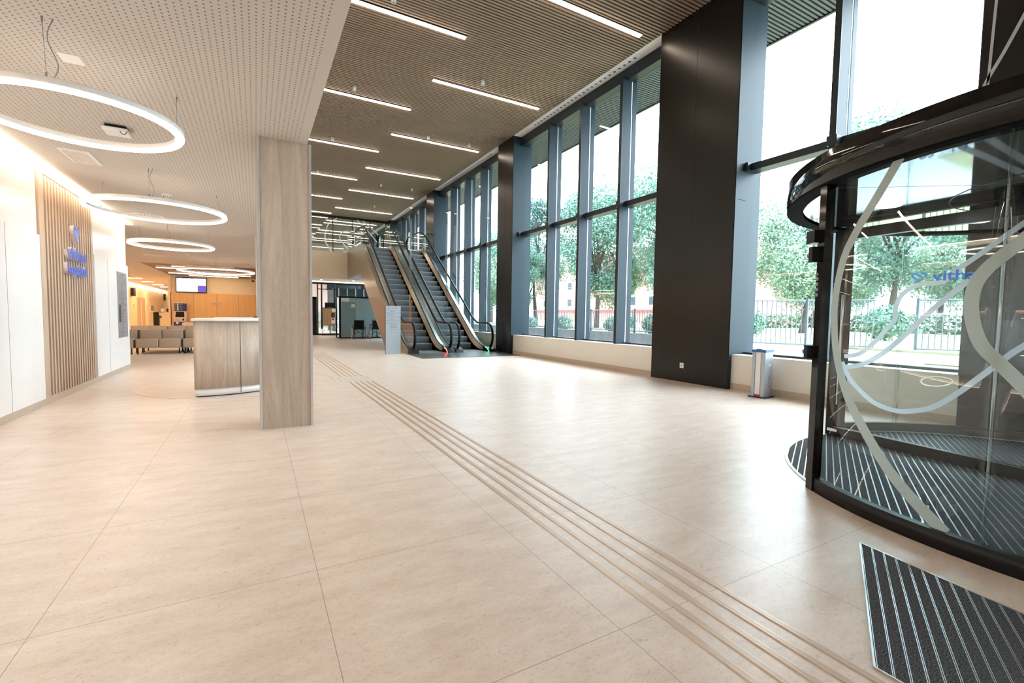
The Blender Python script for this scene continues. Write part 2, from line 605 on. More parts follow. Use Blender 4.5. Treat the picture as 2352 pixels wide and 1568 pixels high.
def thing(name, label, cat, loc=(0, 0, 0), group=None, local=False, rz=0.0, kind=None):
    o = bpy.data.objects.new(name, None)
    o.empty_display_size = 0.1
    COL.objects.link(o)
    o.location = loc
    if local: LOCAL.add(o.name)
    o.rotation_euler = (0, 0, rz)
    return tag(o, label, cat, group, kind)


def struct(o):
    o['kind'] = 'structure'
    return o


def sthing(name, loc=(0, 0, 0)):
    o = bpy.data.objects.new(name, None)
    COL.objects.link(o); o.location = loc
    o['kind'] = 'structure'
    return o


def copy_tree(src, parent=None):
    c = src.copy(); COL.objects.link(c); c.parent = parent
    for ch in list(src.children): copy_tree(ch, c)
    return c


def text(s, name, body, size, loc, face, material, parent=None, extrude=0.0, align='LEFT', off=0.0, space=1.0, width=None):
    cu = bpy.data.curves.new(name, 'FONT')
    cu.body = body; cu.size = size; cu.extrude = extrude; cu.align_x = align
    cu.resolution_u = 3
    cu.materials.append(material)
    cu.offset = off; cu.space_character = space
    o = bpy.data.objects.new(name, cu)
    COL.objects.link(o)
    bpy.context.view_layer.update()
    me = bpy.data.meshes.new_from_object(o.evaluated_get(bpy.context.evaluated_depsgraph_get()))
    bpy.data.objects.remove(o)
    me.name = name
    if width:
        xs_ = [v.co.x for v in me.vertices]; k_ = width / (max(xs_) - min(xs_)); x0_ = min(xs_)
        for v in me.vertices: v.co.x = (v.co.x - x0_) * k_
    o = bpy.data.objects.new(name, me)
    COL.objects.link(o)
    o.rotation_euler = {'-Y': (PI / 2, 0, 0), '+X': (PI / 2, 0, PI / 2), '-X': (PI / 2, 0, -PI / 2)}[face]
    if parent is not None:
        o.parent = parent
        w = wloc(parent)
        loc = Vector(loc) - w
    o.location = loc
    return o


def smooth_path(p, n=6):
    """Catmull-Rom through points of any dimension"""
    q = []
    P_ = [p[0]] + list(p) + [p[-1]]
    for i in range(1, len(P_) - 2):
        for k in range(n):
            t = k / n
            q.append(tuple(0.5 * (2 * b + (c - a) * t + (2 * a - 5 * b + 4 * c - d) * t * t + (3 * b - a - 3 * c + d) * t ** 3)
                           for a, b, c, d in zip(P_[i - 1], P_[i], P_[i + 1], P_[i + 2])))
    q.append(tuple(p[-1]))
    return q


def ribbon(mb, path, width, to3, thick=0.0, material=None, n=6):
    """flat band of constant width following a 2-D path, mapped to 3-D by to3(u, v, depth)"""
    q = smooth_path(path, n)
    k = mb.mi(material)
    b = len(mb.v)
    m = len(q)
    ww = width if isinstance(width, (list, tuple)) else (width, width)
    for i, (u, v) in enumerate(q):
        a = q[max(i - 1, 0)]; c = q[min(i + 1, m - 1)]
        du, dv = c[0] - a[0], c[1] - a[1]
        L = math.hypot(du, dv) or 1
        nu, nv = -dv / L, du / L
        w = ww[0] + (ww[1] - ww[0]) * i / (m - 1)
        for sgn in (-.5, .5):
            for d in ((0, thick) if thick else (0,)):
                mb.v.append(tuple(to3(u + nu * w * sgn, v + nv * w * sgn, d)))
    st = 4 if thick else 2
    for i in range(m - 1):
        a = b + i * st; c = a + st
        if thick:
            for f in ((a, a + 2, c + 2, c), (a + 1, c + 1, c + 3, a + 3), (a, c, c + 1, a + 1), (a + 2, a + 3, c + 3, c + 2)):
                mb.f.append(f); mb.m.append(k); mb.smooth.append(False)
        else:
            mb.f.append((a, a + 1, c + 1, c)); mb.m.append(k); mb.smooth.append(False)
    if thick:
        for a in (b, b + (m - 1) * st):
            mb.f.append((a, a + 1, a + 3, a + 2)); mb.m.append(k); mb.smooth.append(False)


HC = 6.93   # underside of the slatted hall ceiling
LC = 3.0    # underside of the low ceiling

# ================================================================== SETTING
# floor (one slab for all rooms)
b = MB(); b.box(-9, 7.9, -6, 60, -0.3, 0.0)
struct(b.build('floor', M_floor))

# slatted hall ceiling, running out over the windows as a soffit
b = MB()
y = -5.0
while y < 48:
    b.box(0.42, 7.22, y, y + 0.044, HC, HC + 0.055, M_slat); y += 0.08
b.box(0.42, 7.5, -5, 48, HC + 0.10, HC + 0.2, M_dark)
b.box(0.38, 0.42, -5, 48, HC, HC + 0.2, M_slat)
struct(b.build('ceiling', None))
b = MB()
y = -5.0
while y < 30:
    b.box(7.95, 9.40, y, y + 0.044, HC, HC + 0.055, M_slatout); y += 0.08
b.box(7.9, 9.42, -5, 48, HC + 0.10, HC + 0.25, M_dark)
b.box(9.36, 9.42, -5, 48, HC - .02, HC + 0.1, M_frame)
struct(b.build('ceiling', None))
# low perforated ceiling of the reception side
b = MB()
b.box(-2.20, 0.50, -5, 12.42, LC, LC + .12)
struct(b.build('ceiling', M_perf))
b = MB()
b.box(-3.74, 0.5, 12.42, 21.7, LC, LC + .12, M_perf)
b.box(-9, -3.74, 12.42, 52, LC, LC + .12, M_perf)
b.box(0.04, 2.0, 21.7, 29.0, LC, LC + .12, M_perf)
b.box(-2.20, -2.20 - .02, -5, 12.42, LC, LC + .3, M_perf)
struct(b.build('ceiling', None))
b = MB()
b.box(-3.74, 0.04, 21.7, 28.95, LC + .02, LC + .12, M_brownslat)
struct(b.build('ceiling', None))
# upper wall above the low ceiling, facing the hall
b = MB(); b.box(0.2, 0.38, -5, 24.75, LC + .12, HC + .2)
struct(b.build('wall_left_upper', M_wallup))

# ---- left wall: lower panels, upper band
b = MB()
b.box(-2.50, -2.33, -5, 7.90, 0.09, 2.14, M_white)
b.box(-2.50, -2.33, 10.12, 12.40, 0.09, 2.14, M_white)
b.box(-2.50, -2.350, -5, 7.89, 2.14, 3.3, M_white)
b.box(-2.50, -2.350, 10.13, 12.36, 2.14, 3.3, M_white)
b.box(-2.60, -2.465, 7.8, 10.2, 0, 3.3, M_wallup)
b.box(-2.465, -2.37, 7.89, 10.13, 2.965, 3.3, M_wallup)
b.box(-9.0, -2.38, 12.30, 12.40, 0.0, 3.3, M_white)
b.box(-2.50, -2.37, -5, 7.89, 0, 0.10, M_white)
b.box(-2.50, -2.37, 10.13, 12.36, 0, 0.10, M_white)
struct(b.build('wall_left', None))
b = MB()
for yy in (4.0, 6.98, 10.89):
    b.box(-2.332, -2.3285, yy - .003, yy + .003, 0.09, 2.14)
struct(b.build('trim_1', M_signgrey))
b = MB(); b.box(-2.37, -2.335, -5, 12.42, 0, 0.09)
struct(b.build('baseboard_left', M_stone))
# cove strip above the left wall
c = thing('cove_light', 'warm LED cove strip glowing along the top of the white left wall', 'light', (-2.28, 6, 2.99))
b = MB(); b.box(-2.245, -2.222, -4.5, 12.30, 2.985, 3.03); b.build('led_strip', E_cove, c)
b = MB(); b.box(-2.36, -2.215, -4.5, 12.30, 3.05, 3.07); b.build('housing', M_white, c)

# ---- far left corridor beyond the left wall
b = MB()
b.box(-7.3, -7.15, 12.4, 52, 0, LC - .0, M_warmwall)
struct(b.build('wall_corridor', None))
b = MB()
b.box(-7.3, -3.74, 51.0, 51.2, 0, LC, M_warmwall)
struct(b.build('wall_corridor_end', None))
b = MB()
b.box(-3.86, -3.74, 28.9, 51, 0, LC, M_warmwall)
struct(b.build('wall_lounge_side', None))
# lounge back wall
b = MB()
b.box(-3.77, 2.0, 28.95, 29.1, 2.14, LC + .02, M_warmwall)
b.box(-3.77, 2.0, 28.90, 29.1, 0.0, 2.14, M_honey)
struct(b.build('wall_back', None))
b = MB()
b.box(2.0, 2.12, 27.3, 29.1, 0, LC, M_warmwall)
struct(b.build('wall_back_return', None))
# walls behind the camera
b = MB(); b.box(-2.5, 7.9, -5.2, -5.0, 0, HC + .2, M_wallup)
struct(b.build('wall_rear', None))

# ---- gallery
b = MB()
b.box(0.38, 4.13, 24.72, 24.9, 2.95, 4.30, M_fascia)
b.box(0.38, 7.22, 24.9, 48, 3.9, 4.2, M_undergal)
b.box(4.13, 7.22, 24.75, 24.9, 3.9, 4.2, M_fascia)
struct(b.build('wall_gallery_fascia', None))
b = MB()
b.box(0.5, 7.22, 24.9, 29.0, 2.95, 3.05, M_undergal)
struct(b.build('ceiling', None))
b = MB(); b.box(0.38, 7.5, 47.8, 48, 4.2, HC + .2, M_dark)
struct(b.build('wall_gallery_end', None))
b = MB(); b.box(0.3, 0.38, 24.9, 48, 2.95, HC + .2, M_wallup)
struct(b.build('wall_gallery_side', None))
# gallery glass screen under the ceiling at y = 29
g = sthing('window_gallery', (4, 29, 4.2))
b = MB(); b.box(0.4, 7.2, 29.02, 29.03, 4.2, 6.84); b.build('pane', M_gal_glass, g)
b = MB()
b.box(0.4, 7.22, 28.97, 29.07, 6.80, 6.94)
for xx in (0.6, 1.7, 2.80, 4.03, 5.12, 6.14):
    b.box(xx - .02, xx + .02, 28.98, 29.06, 4.2, 6.82)
b.build('window_frame', M_black, g)
G29 = lambda u, v, d: (u, 28.96 - d, v)
b = MB()
ribbon(b, [(4.26, 6.8), (3.8, 6.43), (3.61, 5.83), (3.64, 5.32), (4.03, 4.74)], .055, G29, .002)
ribbon(b, [(5.39, 6.83), (5.98, 6.27), (6.64, 5.53), (7.0, 5.1)], .05, G29, .002)
ribbon(b, [(5.72, 6.8), (6.51, 6.19), (6.74, 5.87), (6.74, 5.53)], .05, G29, .002)
ribbon(b, [(5.2, 5.92), (4.94, 6.06), (4.63, 6.06), (4.41, 5.81), (4.5, 5.46), (5.03, 4.92)], .055, G29, .002)
b.build('ribbon_film', M_ribbonw, g)

# ================================================================== FACADE (x = 7.2 .. 7.7)
GX = 7.68


def column(y0, y1, label, seams=()):
    t = thing('cladding_column', label, 'column', (7.4, (y0 + y1) / 2, 0), 'dark metal columns of the window wall')
    b = MB(); b.box(7.22, 7.75, y0, y1, 0, HC + .12); b.build('cladding', M_col, t)
    b = MB()
    b.box(7.225, 7.90, y0 - .012, y0, 0.612, HC)
    b.box(7.225, 7.90, y1, y1 + .012, 0.612, HC)
    b.box(7.225, 7.295, y0 - .012, y0, 0.0, .612)
    b.build('side_reflection', M_bluerefl, t)  # thin sheets whose blue paints the window reflection on the column sides
    b = MB()
    for yy, z0, z1 in seams:
        b.box(7.2185, 7.222, yy - .003, yy + .003, z0, z1)
    for z in (3.3,):
        b.box(7.30, 7.50, y0 - .018, y0 - .014, z - .002, z + .002)
    b.build('panel_seam', M_dark, t)
    return t


column(5.16, 6.94, 'wide near black metal column between the tall windows with a white socket', [(6.05, 3.0, HC)])
column(13.04, 14.08, 'narrow dark metal column right beside the escalator foot', [(13.55, 0, HC)])
column(20.50, 21.53, 'dark bronze column rising behind the escalator handrails', [(21.0, 0, HC)])
column(28.40, 29.6, 'farthest dark column at the right end of the gallery glass', [])
column(-2.9, 2.13, 'black column wall behind the revolving door glass', [(0.5, 0, HC)])
column(36.3, 37.3, 'dark column seen through the upper gallery glass', [])

WB = [('window_1', 2.13, 5.16, [3.70]), ('window_2', 6.94, 13.04, [8.23, 9.75, 11.22]), ('window_3', 14.08, 20.50, [15.75, 17.25, 18.78]),
      ('window_4', 21.53, 28.40, [23.1, 24.8, 26.5]), ('window_5', 29.6, 36.3, [31.2, 32.8, 34.5]), ('window_6', -5.0, -2.9, [])]
for wi, (nm, y0, y1, mul) in enumerate(WB):
    w = sthing(nm, (GX, (y0 + y1) / 2, 0.61))
    edges = [y0] + [m + .035 for m in mul] + [y1]
    for k in range(len(edges) - 1):
        for z0, z1 in ((0.64, 3.82), (3.90, 6.66)):
            b = MB()
            b.box(GX, GX + .012, edges[k] + .01, edges[k + 1] - .01, z0, z1)
            b.build('pane', M_glass, w)
    for m in mul:
        b = MB()
        b.box(7.40, GX + .14, m, m + .075, 0.61, 6.72, M_frame)
        b.box(7.385, 7.402, m - .008, m + .083, 0.61, 6.72, M_frame)
        b.box(7.402, GX - .02, m - .004, m, 0.61, 6.72, M_bluerefl)  # near side coloured blue for the daylight it reflects
        b.box(GX + .03, GX + .139, m - .004, m, 0.61, 6.72, M_bluerefl)
        b.box(GX - .022, GX - .004, m - .006, m - .001, 0.64, 6.66, M_signwhite)
        b.build('mullion', None, w)
    b = MB(); b.box(7.52, GX + .09, y0 + .02, y1 - .02, 3.80, 3.92)
    for m in mul: b.box(7.37, 7.52, m - .03, m + .11, 3.79, 3.93)
    b.box(7.42, 7.6, y0 + .02, y0 + .08, 3.79, 3.93); b.box(7.42, 7.6, y1 - .08, y1 - .02, 3.79, 3.93)
    b.build('transom', M_frame, w)
    b = MB()
    b.box(7.50, 7.80, y0 + .015, y1 - .015, 6.66, HC + .1)
    b.box(7.62, 7.76, y0 + .015, y1 - .015, 0.60, 0.645)
    b.build('window_frame', M_frame, w)
    # plaster band with air outlets above the window
    tr = thing('air_outlet_band', ['white ceiling band with round air outlets above the window nearest the revolving door', 'white ceiling band with round air outlets above the four pane window', 'white ceiling band with round air outlets above the window beside the escalators', 'white ceiling band with round air outlets at the escalator top', 'white ceiling band beyond the gallery glass', 'white ceiling band at the near end of the hall'][wi], 'vent', (7.36, (y0 + y1) / 2, HC))
    b = MB(); b.box(7.225, 7.50, y0 + .01, y1 - .01, HC, HC + .1); b.build('band_panel', M_sill, tr)
    if y1 > 5 and y0 < 28:
        b = MB()
        b.box(7.28, 7.44, y0 + .75, y1 - .75, HC - .006, HC)
        b.build('vent_plate', M_signwhite, tr)
        n = int((y1 - y0 - 1.8) / .165)
        for k in range(n):
            b = MB(); b.disc((7.36, y0 + .9 + k * .165, HC - .007), .033, None, 14, dn=-1)
            b.build('nozzle', M_signdark, tr)
    # sill wall
    if nm != 'window_6':
        b = MB()
        b.box(7.31, 7.62, y0 + .002, y1 - .002, 0.10, 0.61)
        struct(b.build('wall_right', M_sill))
        b = MB(); b.box(7.30, 7.50, y0 + .002, y1 - .002, 0, 0.11)
        struct(b.build('baseboard_right', M_stone))
# wall outlet on the wide column
t = thing('power_socket', 'white double power socket low on the wide black column', 'socket', (7.2, 6.15, .31))
b = MB(); b.box(7.205, 7.22, 6.10, 6.19, 0.27, 0.37, bev=.004); b.build('plate', M_signwhite, t)
b = MB(); b.disc((7.2035, 6.145, .32), .018, None, 16, 'X'); b.build('socket_hole', M_signgrey, t)

# ---- hall ceiling line lights
zoneA = [3.3, 7.17, 11.0, 14.9, 18.75, 22.5, 26.6, 30.46, 34.3, 38.2, 42.0, 45.9]
zoneB = [1.3, 5.2, 9.04, 12.88, 16.73, 20.67, 24.46, 28.3, 32.4, 36.2, 40.1, 44.0]
ordinal = ['first', 'second', 'third', 'fourth', 'fifth', 'sixth', 'seventh', 'eighth', 'ninth', 'tenth', 'eleventh', 'twelfth']


def line_light(x0, x1, y, z, label, group, mat_=None, w=.045):
    t = thing('linear_light', label, 'ceiling light', ((x0 + x1) / 2, y, z), group)
    b = MB(); b.box(x0, x1, y - w, y + w, z, z + .015); b.build('diffuser', mat_ or E_hall, t)
    b = MB(); b.box(x0 - .01, x1 + .01, y - w - .012, y + w + .012, z + .015, z + .05 if z > 5 else LC + .019); b.build('housing', M_frame if z > 5 else M_white, t)
    return t


for i, yy in enumerate(zoneA):
    lab = ('window side linear ceiling lamp, %s counting away from the revolving door' % ordinal[i]) if yy < 29 else 'linear LED lamp seen beyond the gallery glass, window side row'
    line_light(3.83, 6.86, yy, 6.895, lab, 'linear lamps of the window side row' if yy < 29 else 'lamps beyond the gallery glass')
for i, yy in enumerate(zoneB):
    lab = ('reception side linear ceiling lamp, %s counting away from the camera' % ordinal[i]) if yy < 29 else 'linear LED lamp seen beyond the gallery glass, reception side row'
    line_light(0.8, 3.84, yy, 6.895, lab, 'linear lamps of the reception side row' if yy < 29 else 'lamps beyond the gallery glass')
sp0 = None
for i, (x, y, lab) in enumerate([(2.24, 8.56, 'small white ceiling spot at the top edge by the nearest lamp'), (4.88, 10.4, 'small white ceiling spot just above the second window side lamp'),
                                 (2.24, 12.33, 'small white ceiling spot above the second reception side lamp'), (4.88, 14.42, 'white ceiling spot above the left half of the third window side lamp'),
                                 (6.27, 14.35, 'white ceiling spot above the right end of the third window side lamp'), (2.25, 16.2, 'small white ceiling spot above the third reception side lamp'),
                                 (2.25, 20.2, 'small white ceiling spot close to the wooden column edge'), (4.89, 20.78, 'left one of two tiny ceiling spots before the fifth window side lamp'),
                                 (6.26, 20.74, 'right one of two tiny ceiling spots before the fifth window side lamp'), (5.53, 24.96, 'farthest tiny ceiling spot near the escalator top')]):
    if sp0 is None:
        sp0 = thing('ceiling_spot', lab, 'spotlight', (x, y, 6.80), 'white cylinder spots on the slat ceiling', local=True)
        b = MB(); b.cyl((0, 0, 0), (0, 0, .11), .042, 18); b.cyl((0, 0, .11), (0, 0, .13), .02, 10); b.build('body', M_signwhite, sp0)
        b = MB(); b.disc((0, 0, -.001), .03, None, 16, dn=-1); b.build('lens', M_signgrey, sp0)
    else:
        o = copy_tree(sp0); o.location = (x, y, 6.80); o['label'] = lab

# ================================================================== WOODEN COLUMNS
def wood_column(x0, x1, y0, y1, label):
    t = thing('wood_clad_column', label, 'column', ((x0 + x1) / 2, (y0 + y1) / 2, 0), 'oak clad columns along the low ceiling edge')
    b = MB(); b.box(x0 + .012, x1 - .012, y0, y1, 0.0, LC); b.build('cladding', M_oak, t)
    for xa in (x0 - .012, x1 - .012):
        for ya in (y0 - .008, y1 - .016):
            b = MB(); b.box(xa, xa + .024, ya, ya + .024, 0, LC); b.build('corner_trim', M_alu, t)
    b = MB()
    for yy in (y0 + (y1 - y0) * .5,):
        b.box(x0 + .009, x0 + .013, yy - .003, yy + .003, 0, LC); b.box(x1 - .013, x1 - .009, yy - .003, yy + .003, 0, LC)
    b.build('joint', M_signdark, t)
    return t


wood_column(0.04, 0.525, 5.40, 5.88, 'near oak clad column with bright metal corner trims standing by the reception desk')
wood_column(0.03, 0.50, 12.43, 12.90, 'second oak clad column with metal corner trim, mostly hidden behind the near one')

# ================================================================== RECEPTION DESK (curved)
DC = (-0.72, 9.21)
t = thing('reception_desk', 'curved oak reception desk with a white worktop behind the near column', 'desk', (-0.2, 8.4, 0))
b = MB(); b.arcwall(DC[0], DC[1], 0.75, 1.40, -92, -20, 0.115, 1.085, 36); b.build('front_panel', M_oakdesk, t)
b = MB(); b.arcwall(DC[0], DC[1], 0.77, 1.385, -91.8, -20.5, 0.015, 0.118, 36); b.build('plinth', M_white, t)
b = MB(); b.arcwall(DC[0], DC[1], 0.79, 1.36, -91, -21, 0.0, 0.016, 36); b.build('foot', M_dark, t)
b = MB(); b.arcwall(DC[0], DC[1], 0.70, 1.43, -93, -18, 1.085, 1.12, 36); b.build('worktop', M_white, t)
b = MB(); b.arcwall(DC[0], DC[1], 0.74, 1.20, -78, -19, 1.12, 1.135, 30); b.build('raised_counter', M_white, t)
b = MB()
for a in (-68.5,):
    b.arcwall(DC[0], DC[1], 1.397, 1.4025, a, a + .25, 0.02, 1.085, 1)
b.build('panel_joint', M_signdark, t)
t = tag(MB.build((lambda m: (m.box(-.03, .03, 8.42, 8.47, 1.137, 1.150), m)[1])(MB()), 'card_reader', M_black), 'tiny black card reader lying on the white reception worktop', 'card reader')
# round inlay in the floor around the desk
b = MB(); b.arcwall(-0.2, 9.08, 1.462, 1.474, 0, 360, 0.0005, 0.003, 72)
tag(b.build('floor_inlay', M_alu), 'thin round metal inlay ring in the floor around the reception desk', 'floor inlay')

# ================================================================== RING LAMPS
def ring_lamp(cx, cy, z, r, label, hooks, feed=None):
    t = thing('ring_lamp', label, 'pendant lamp', (cx, cy, z), 'white glowing ring lamps under the low ceiling')
    n = 96
    b = MB()
    prof = [(-.028, .008), (-.028, .045), (-.012, .056), (.012, .056), (.028, .045), (.028, .008)]
    for i in range(n):
        a = 2 * PI * i / n
        for dr, dz in prof: b.v.append((cx + (r + dr) * math.cos(a), cy + (r + dr) * math.sin(a), z + dz))
    m = len(prof)
    for i in range(n):
        for j in range(m - 1):
            i2 = (i + 1) % n
            b.f.append((i * m + j, i2 * m + j, i2 * m + j + 1, i * m + j + 1)); b.m.append(0); b.smooth.append(True)
    b.build('ring_body', M_white, t)
    b = MB()
    path = [(cx + r * math.cos(2 * PI * i / n), cy + r * math.sin(2 * PI * i / n), z + .006) for i in range(n)]
    b.tube(path, .024, 8, closed=True, flat=(.031, .022)); b.build('diffuser', E_ring, t)
    for hx, hy in hooks:
        a = math.atan2(hy - cy, hx - cx)
        px, py = cx + r * math.cos(a), cy + r * math.sin(a)
        b = MB()
        b.tube([(px, py, z + .06), (hx, hy, LC - .002)], .0016, 5)
        b.cyl((hx, hy, LC - .04), (hx, hy, LC - .001), .005, 8)
        b.cyl((px, py, z + .06), (px, py, z + .085), .006, 8)
        b.build('suspension_wire', M_signgrey, t)
    if feed:
        hx, hy = feed
        a = math.atan2(hy - cy, hx - cx)
        px, py = cx + r * math.cos(a), cy + r * math.sin(a)
        pts = [(px + (hx - px) * k / 8 + .018 * math.sin(k * .9), py + (hy - py) * k / 8 + .02 * math.sin(k * .7), z + .06 + (LC - z - .06) * k / 8) for k in range(9)]
        b = MB(); b.tube(smooth_path(pts, 3), .0032, 6); b.build('power_cable', M_signgrey, t)
    return t


ring_lamp(-1.11, 4.57, 2.60, 0.60, 'nearest glowing ring lamp at the top left, cut by the picture edge', [(-1.11, 3.93), (-.55, 4.80), (-1.66, 4.85)], (-1.075, 3.95))
ring_lamp(-1.17, 8.16, 2.60, 0.79, 'second and widest glowing ring lamp, in front of the slatted sign wall', [(-1.15, 7.37), (-1.84, 8.50), (-.50, 8.48)], (-1.12, 7.36))
ring_lamp(-1.53, 12.22, 2.60, 0.73, 'third glowing ring lamp, smaller in view, hanging above the sofas', [(-1.53, 11.5), (-2.15, 12.6), (-.92, 12.6)], (-1.50, 11.5))
ring_lamp(-1.15, 19.1, 2.60, 1.12, 'farthest ring lamp seen very flat in front of the television', [(-1.16, 17.98), (-2.1, 19.6), (-.2, 19.6)], (-1.1, 17.95))

# recessed lines in the brown soffit of the lounge
for x0, x1, yy, lab in [(-2.87, -.78, 22.6, 'lounge ceiling line lamp, longest and nearest in the brown soffit'), (-3.53, -2.49, 23.65, 'short lounge ceiling line lamp at the left tip of the brown soffit'),
                        (-3.51, -.19, 26.6, 'longest far line lamp in the brown soffit above the television'), (-2.84, -.76, 27.86, 'line lamp in the brown soffit closest to the back wall'),
                        (-2.6, -.77, 25.25, 'middle line lamp in the brown soffit')]:
    line_light(x0, x1, yy, LC - .03, lab, 'line lamps in the brown lounge soffit', E_warm, .045)

# round panels and cove in the corridor
rp = None
for i, (x, y, lab) in enumerate([(-5.79, 32.5, 'biggest round glowing ceiling panel in the orange corridor'), (-5.8, 36.0, 'second round glowing ceiling panel along the corridor'),
                                 (-5.85, 39.7, 'third round glowing ceiling panel along the corridor'), (-5.9, 43.1, 'farthest round glowing ceiling panel in the corridor'),
                                 (-5.8, 25.5, 'unseen round ceiling panel kept for corridor light behind the sign wall'), (-5.8, 18.5, 'unseen round ceiling panel kept for corridor light behind the white left wall')]):  # last two panels are out of view, kept for their light
    if rp is None:
        rp = thing('round_panel_light', lab, 'ceiling light', (x, y, LC), 'round corridor ceiling panels', local=True)
        b = MB(); b.disc((0, 0, -.014), .31, None, 40, dn=-1); b.build('diffuser', E_disc, rp)
        b = MB(); b.arcwall(0, 0, .31, .33, 0, 360, -.018, 0, 40); b.build('trim_ring', M_white, rp)
    else:
        o = copy_tree(rp); o.location = (x, y, LC); o['label'] = lab
t = thing('cove_light', 'bright cove strip along the top of the far corridor wall', 'light', (-7.12, 42, 2.97))
b = MB(); b.box(-7.10, -7.04, 14, 50.9, 2.95, 2.985); b.build('led_strip', E_cove, t)
b = MB(); b.box(-7.15, -7.0, 14, 50.95, 2.986, 2.998); b.build('housing', M_white, t)

# small fittings of the low ceiling
t = thing('ceiling_access_panel', 'blank pale square access panel near the top left of the low ceiling', 'panel', (-1.12, 4.47, LC))
b = MB(); b.box(-1.18, -1.06, 4.40, 4.545, LC - .006, LC); b.build('plate', M_white, t)
t = thing('ceiling_vent_grille', 'square slotted vent grille in the low ceiling near the slat sign wall', 'vent', (-1.75, 7.23, LC))
b = MB()
b.box(-1.89, -1.62, 6.96, 6.985, LC - .012, LC); b.box(-1.89, -1.62, 7.475, 7.50, LC - .012, LC)
b.box(-1.89, -1.865, 6.985, 7.475, LC - .012, LC); b.box(-1.645, -1.62, 6.985, 7.475, LC - .012, LC)
b.build('frame', M_white, t)
b = MB()
for k in range(9):
    yy = 7.0 + k * .053
    b.box(-1.865, -1.645, yy, yy + .034, LC - .010, LC - .002)
b.build('slat', M_wallup, t)
b = MB(); b.box(-1.865, -1.645, 6.985, 7.475, LC - .0015, LC); b.build('backing', M_signdark, t)
t = thing('wifi_access_point', 'white and black wireless access point on the low ceiling inside the nearest ring', 'access point', (-1.15, 5.89, LC))
b = MB(); b.box(-1.255, -1.055, 5.79, 5.99, LC - .062, LC - .028, bev=.012); b.build('cover', M_signwhite, t)
b = MB(); b.box(-1.235, -1.075, 5.81, 5.97, LC - .030, LC - .004, bev=.006); b.box(-1.20, -1.11, 5.84, 5.94, LC - .006, LC); b.build('mount', M_black, t)
b = MB(); b.tube(smooth_path([(-1.12, 5.80, LC - .05), (-1.10, 5.78, LC - .085), (-1.075, 5.775, LC - .09), (-1.06, 5.79, LC - .055)], 5), .003, 6); b.build('cable', M_signdark, t)
t = thing('smoke_detector', 'white round smoke detector on the low ceiling above the second ring lamp', 'smoke detector', (-1.16, 8.81, LC))
b = MB(); b.cyl((-1.16, 8.81, LC - .018), (-1.16, 8.81, LC), .062, 24); b.build('base', M_signwhite, t)
b = MB(); b.cyl((-1.16, 8.81, LC - .045), (-1.16, 8.81, LC - .018), .038, 24, r2=.058); b.build('sensor_head', M_signwhite, t)
b = MB()
for k in range(10):
    a = 2 * PI * k / 10
    b.box(-1.16 + .042 * math.cos(a) - .004, -1.16 + .042 * math.cos(a) + .004, 8.81 + .042 * math.sin(a) - .004, 8.81 + .042 * math.sin(a) + .004, LC - .047, LC - .036)
b.build('slot', M_signdark, t)
t = thing('smoke_detector', 'tiny smoke detector between the third and farthest ring lamps', 'smoke detector', (-1.77, 17.3, LC))
b = MB(); b.cyl((-1.77, 17.3, LC - .05), (-1.77, 17.3, LC), .06, 20); b.build('base', M_signwhite, t)
sd = None
for x, y, s, lab in [(-1.77, 11.05, .28, 'swirl air diffuser with radial slots inside the second ring lamp'), (-2.66, 14.86, .28, 'swirl air diffuser half hidden behind the white wall edge'),
                     (-2.85, 18.78, .28, 'swirl air diffuser in the lounge ceiling before the brown soffit'), (-4.85, 25.2, .28, 'faint swirl air diffuser in the corridor ceiling')]:
    if sd is None:
        sd = thing('swirl_diffuser', lab, 'air diffuser', (x, y, LC), 'swirl air diffusers of the low ceiling', local=True)
        b = MB(); b.prism([(.29 * math.cos(R(a)), .29 * math.sin(R(a))) for a in range(22, 382, 45)], 'Z', -.008, 0); b.build('plate', M_white, sd)
        b = MB()
        for k in range(24):
            a = 2 * PI * k / 24
            c_, s_ = math.cos(a), math.sin(a)
            for r0, r1 in ((.05, .13), (.15, .24)):
                if k % 2 and r0 < .1: continue
                w = .007
                b.quad([(c_ * r0 - s_ * w, s_ * r0 + c_ * w, -.0085), (c_ * r1 - s_ * w * 1.5, s_ * r1 + c_ * w * 1.5, -.0085), (c_ * r1 + s_ * w * 1.5, s_ * r1 - c_ * w * 1.5, -.0085), (c_ * r0 + s_ * w, s_ * r0 - c_ * w, -.0085)])
        b.build('slot', M_signdark, sd)
    else:
        o = copy_tree(sd); o.location = (x, y, LC); o['label'] = lab

# ================================================================== SLATTED SIGN WALL + LOGO
t = thing('slat_panel', 'tall wooden slat panel carrying the blue hospital logo on the left wall', 'wall panel', (-2.36, 9.0, 0.09))
b = MB(); b.box(-2.46, -2.395, 7.93, 10.10, 0.095, 2.93); b.build('backing', M_slatback, t)
b = MB(); b.box(-2.46, -2.330, 7.91, 8.035, 0.09, 2.96); b.build('end_board', M_slatwood, t)
b = MB()
for k in range(19):
    yy = 8.075 + k * .1085
    b.box(-2.395, -2.345, yy, yy + .050, 0.09, 2.93)
b.build('slats', M_slatwood, t)


def heart_solid(n=48, s=1.0):
    pts = []
    for i in range(n):
        a = 2 * PI * i / n
        x = 16 * math.sin(a) ** 3
        y = 13 * math.cos(a) - 5 * math.cos(2 * a) - 2 * math.cos(3 * a) - math.cos(4 * a)
        pts.append((x / 34 * s, (y + 2.5) / 30 * s))
    return pts


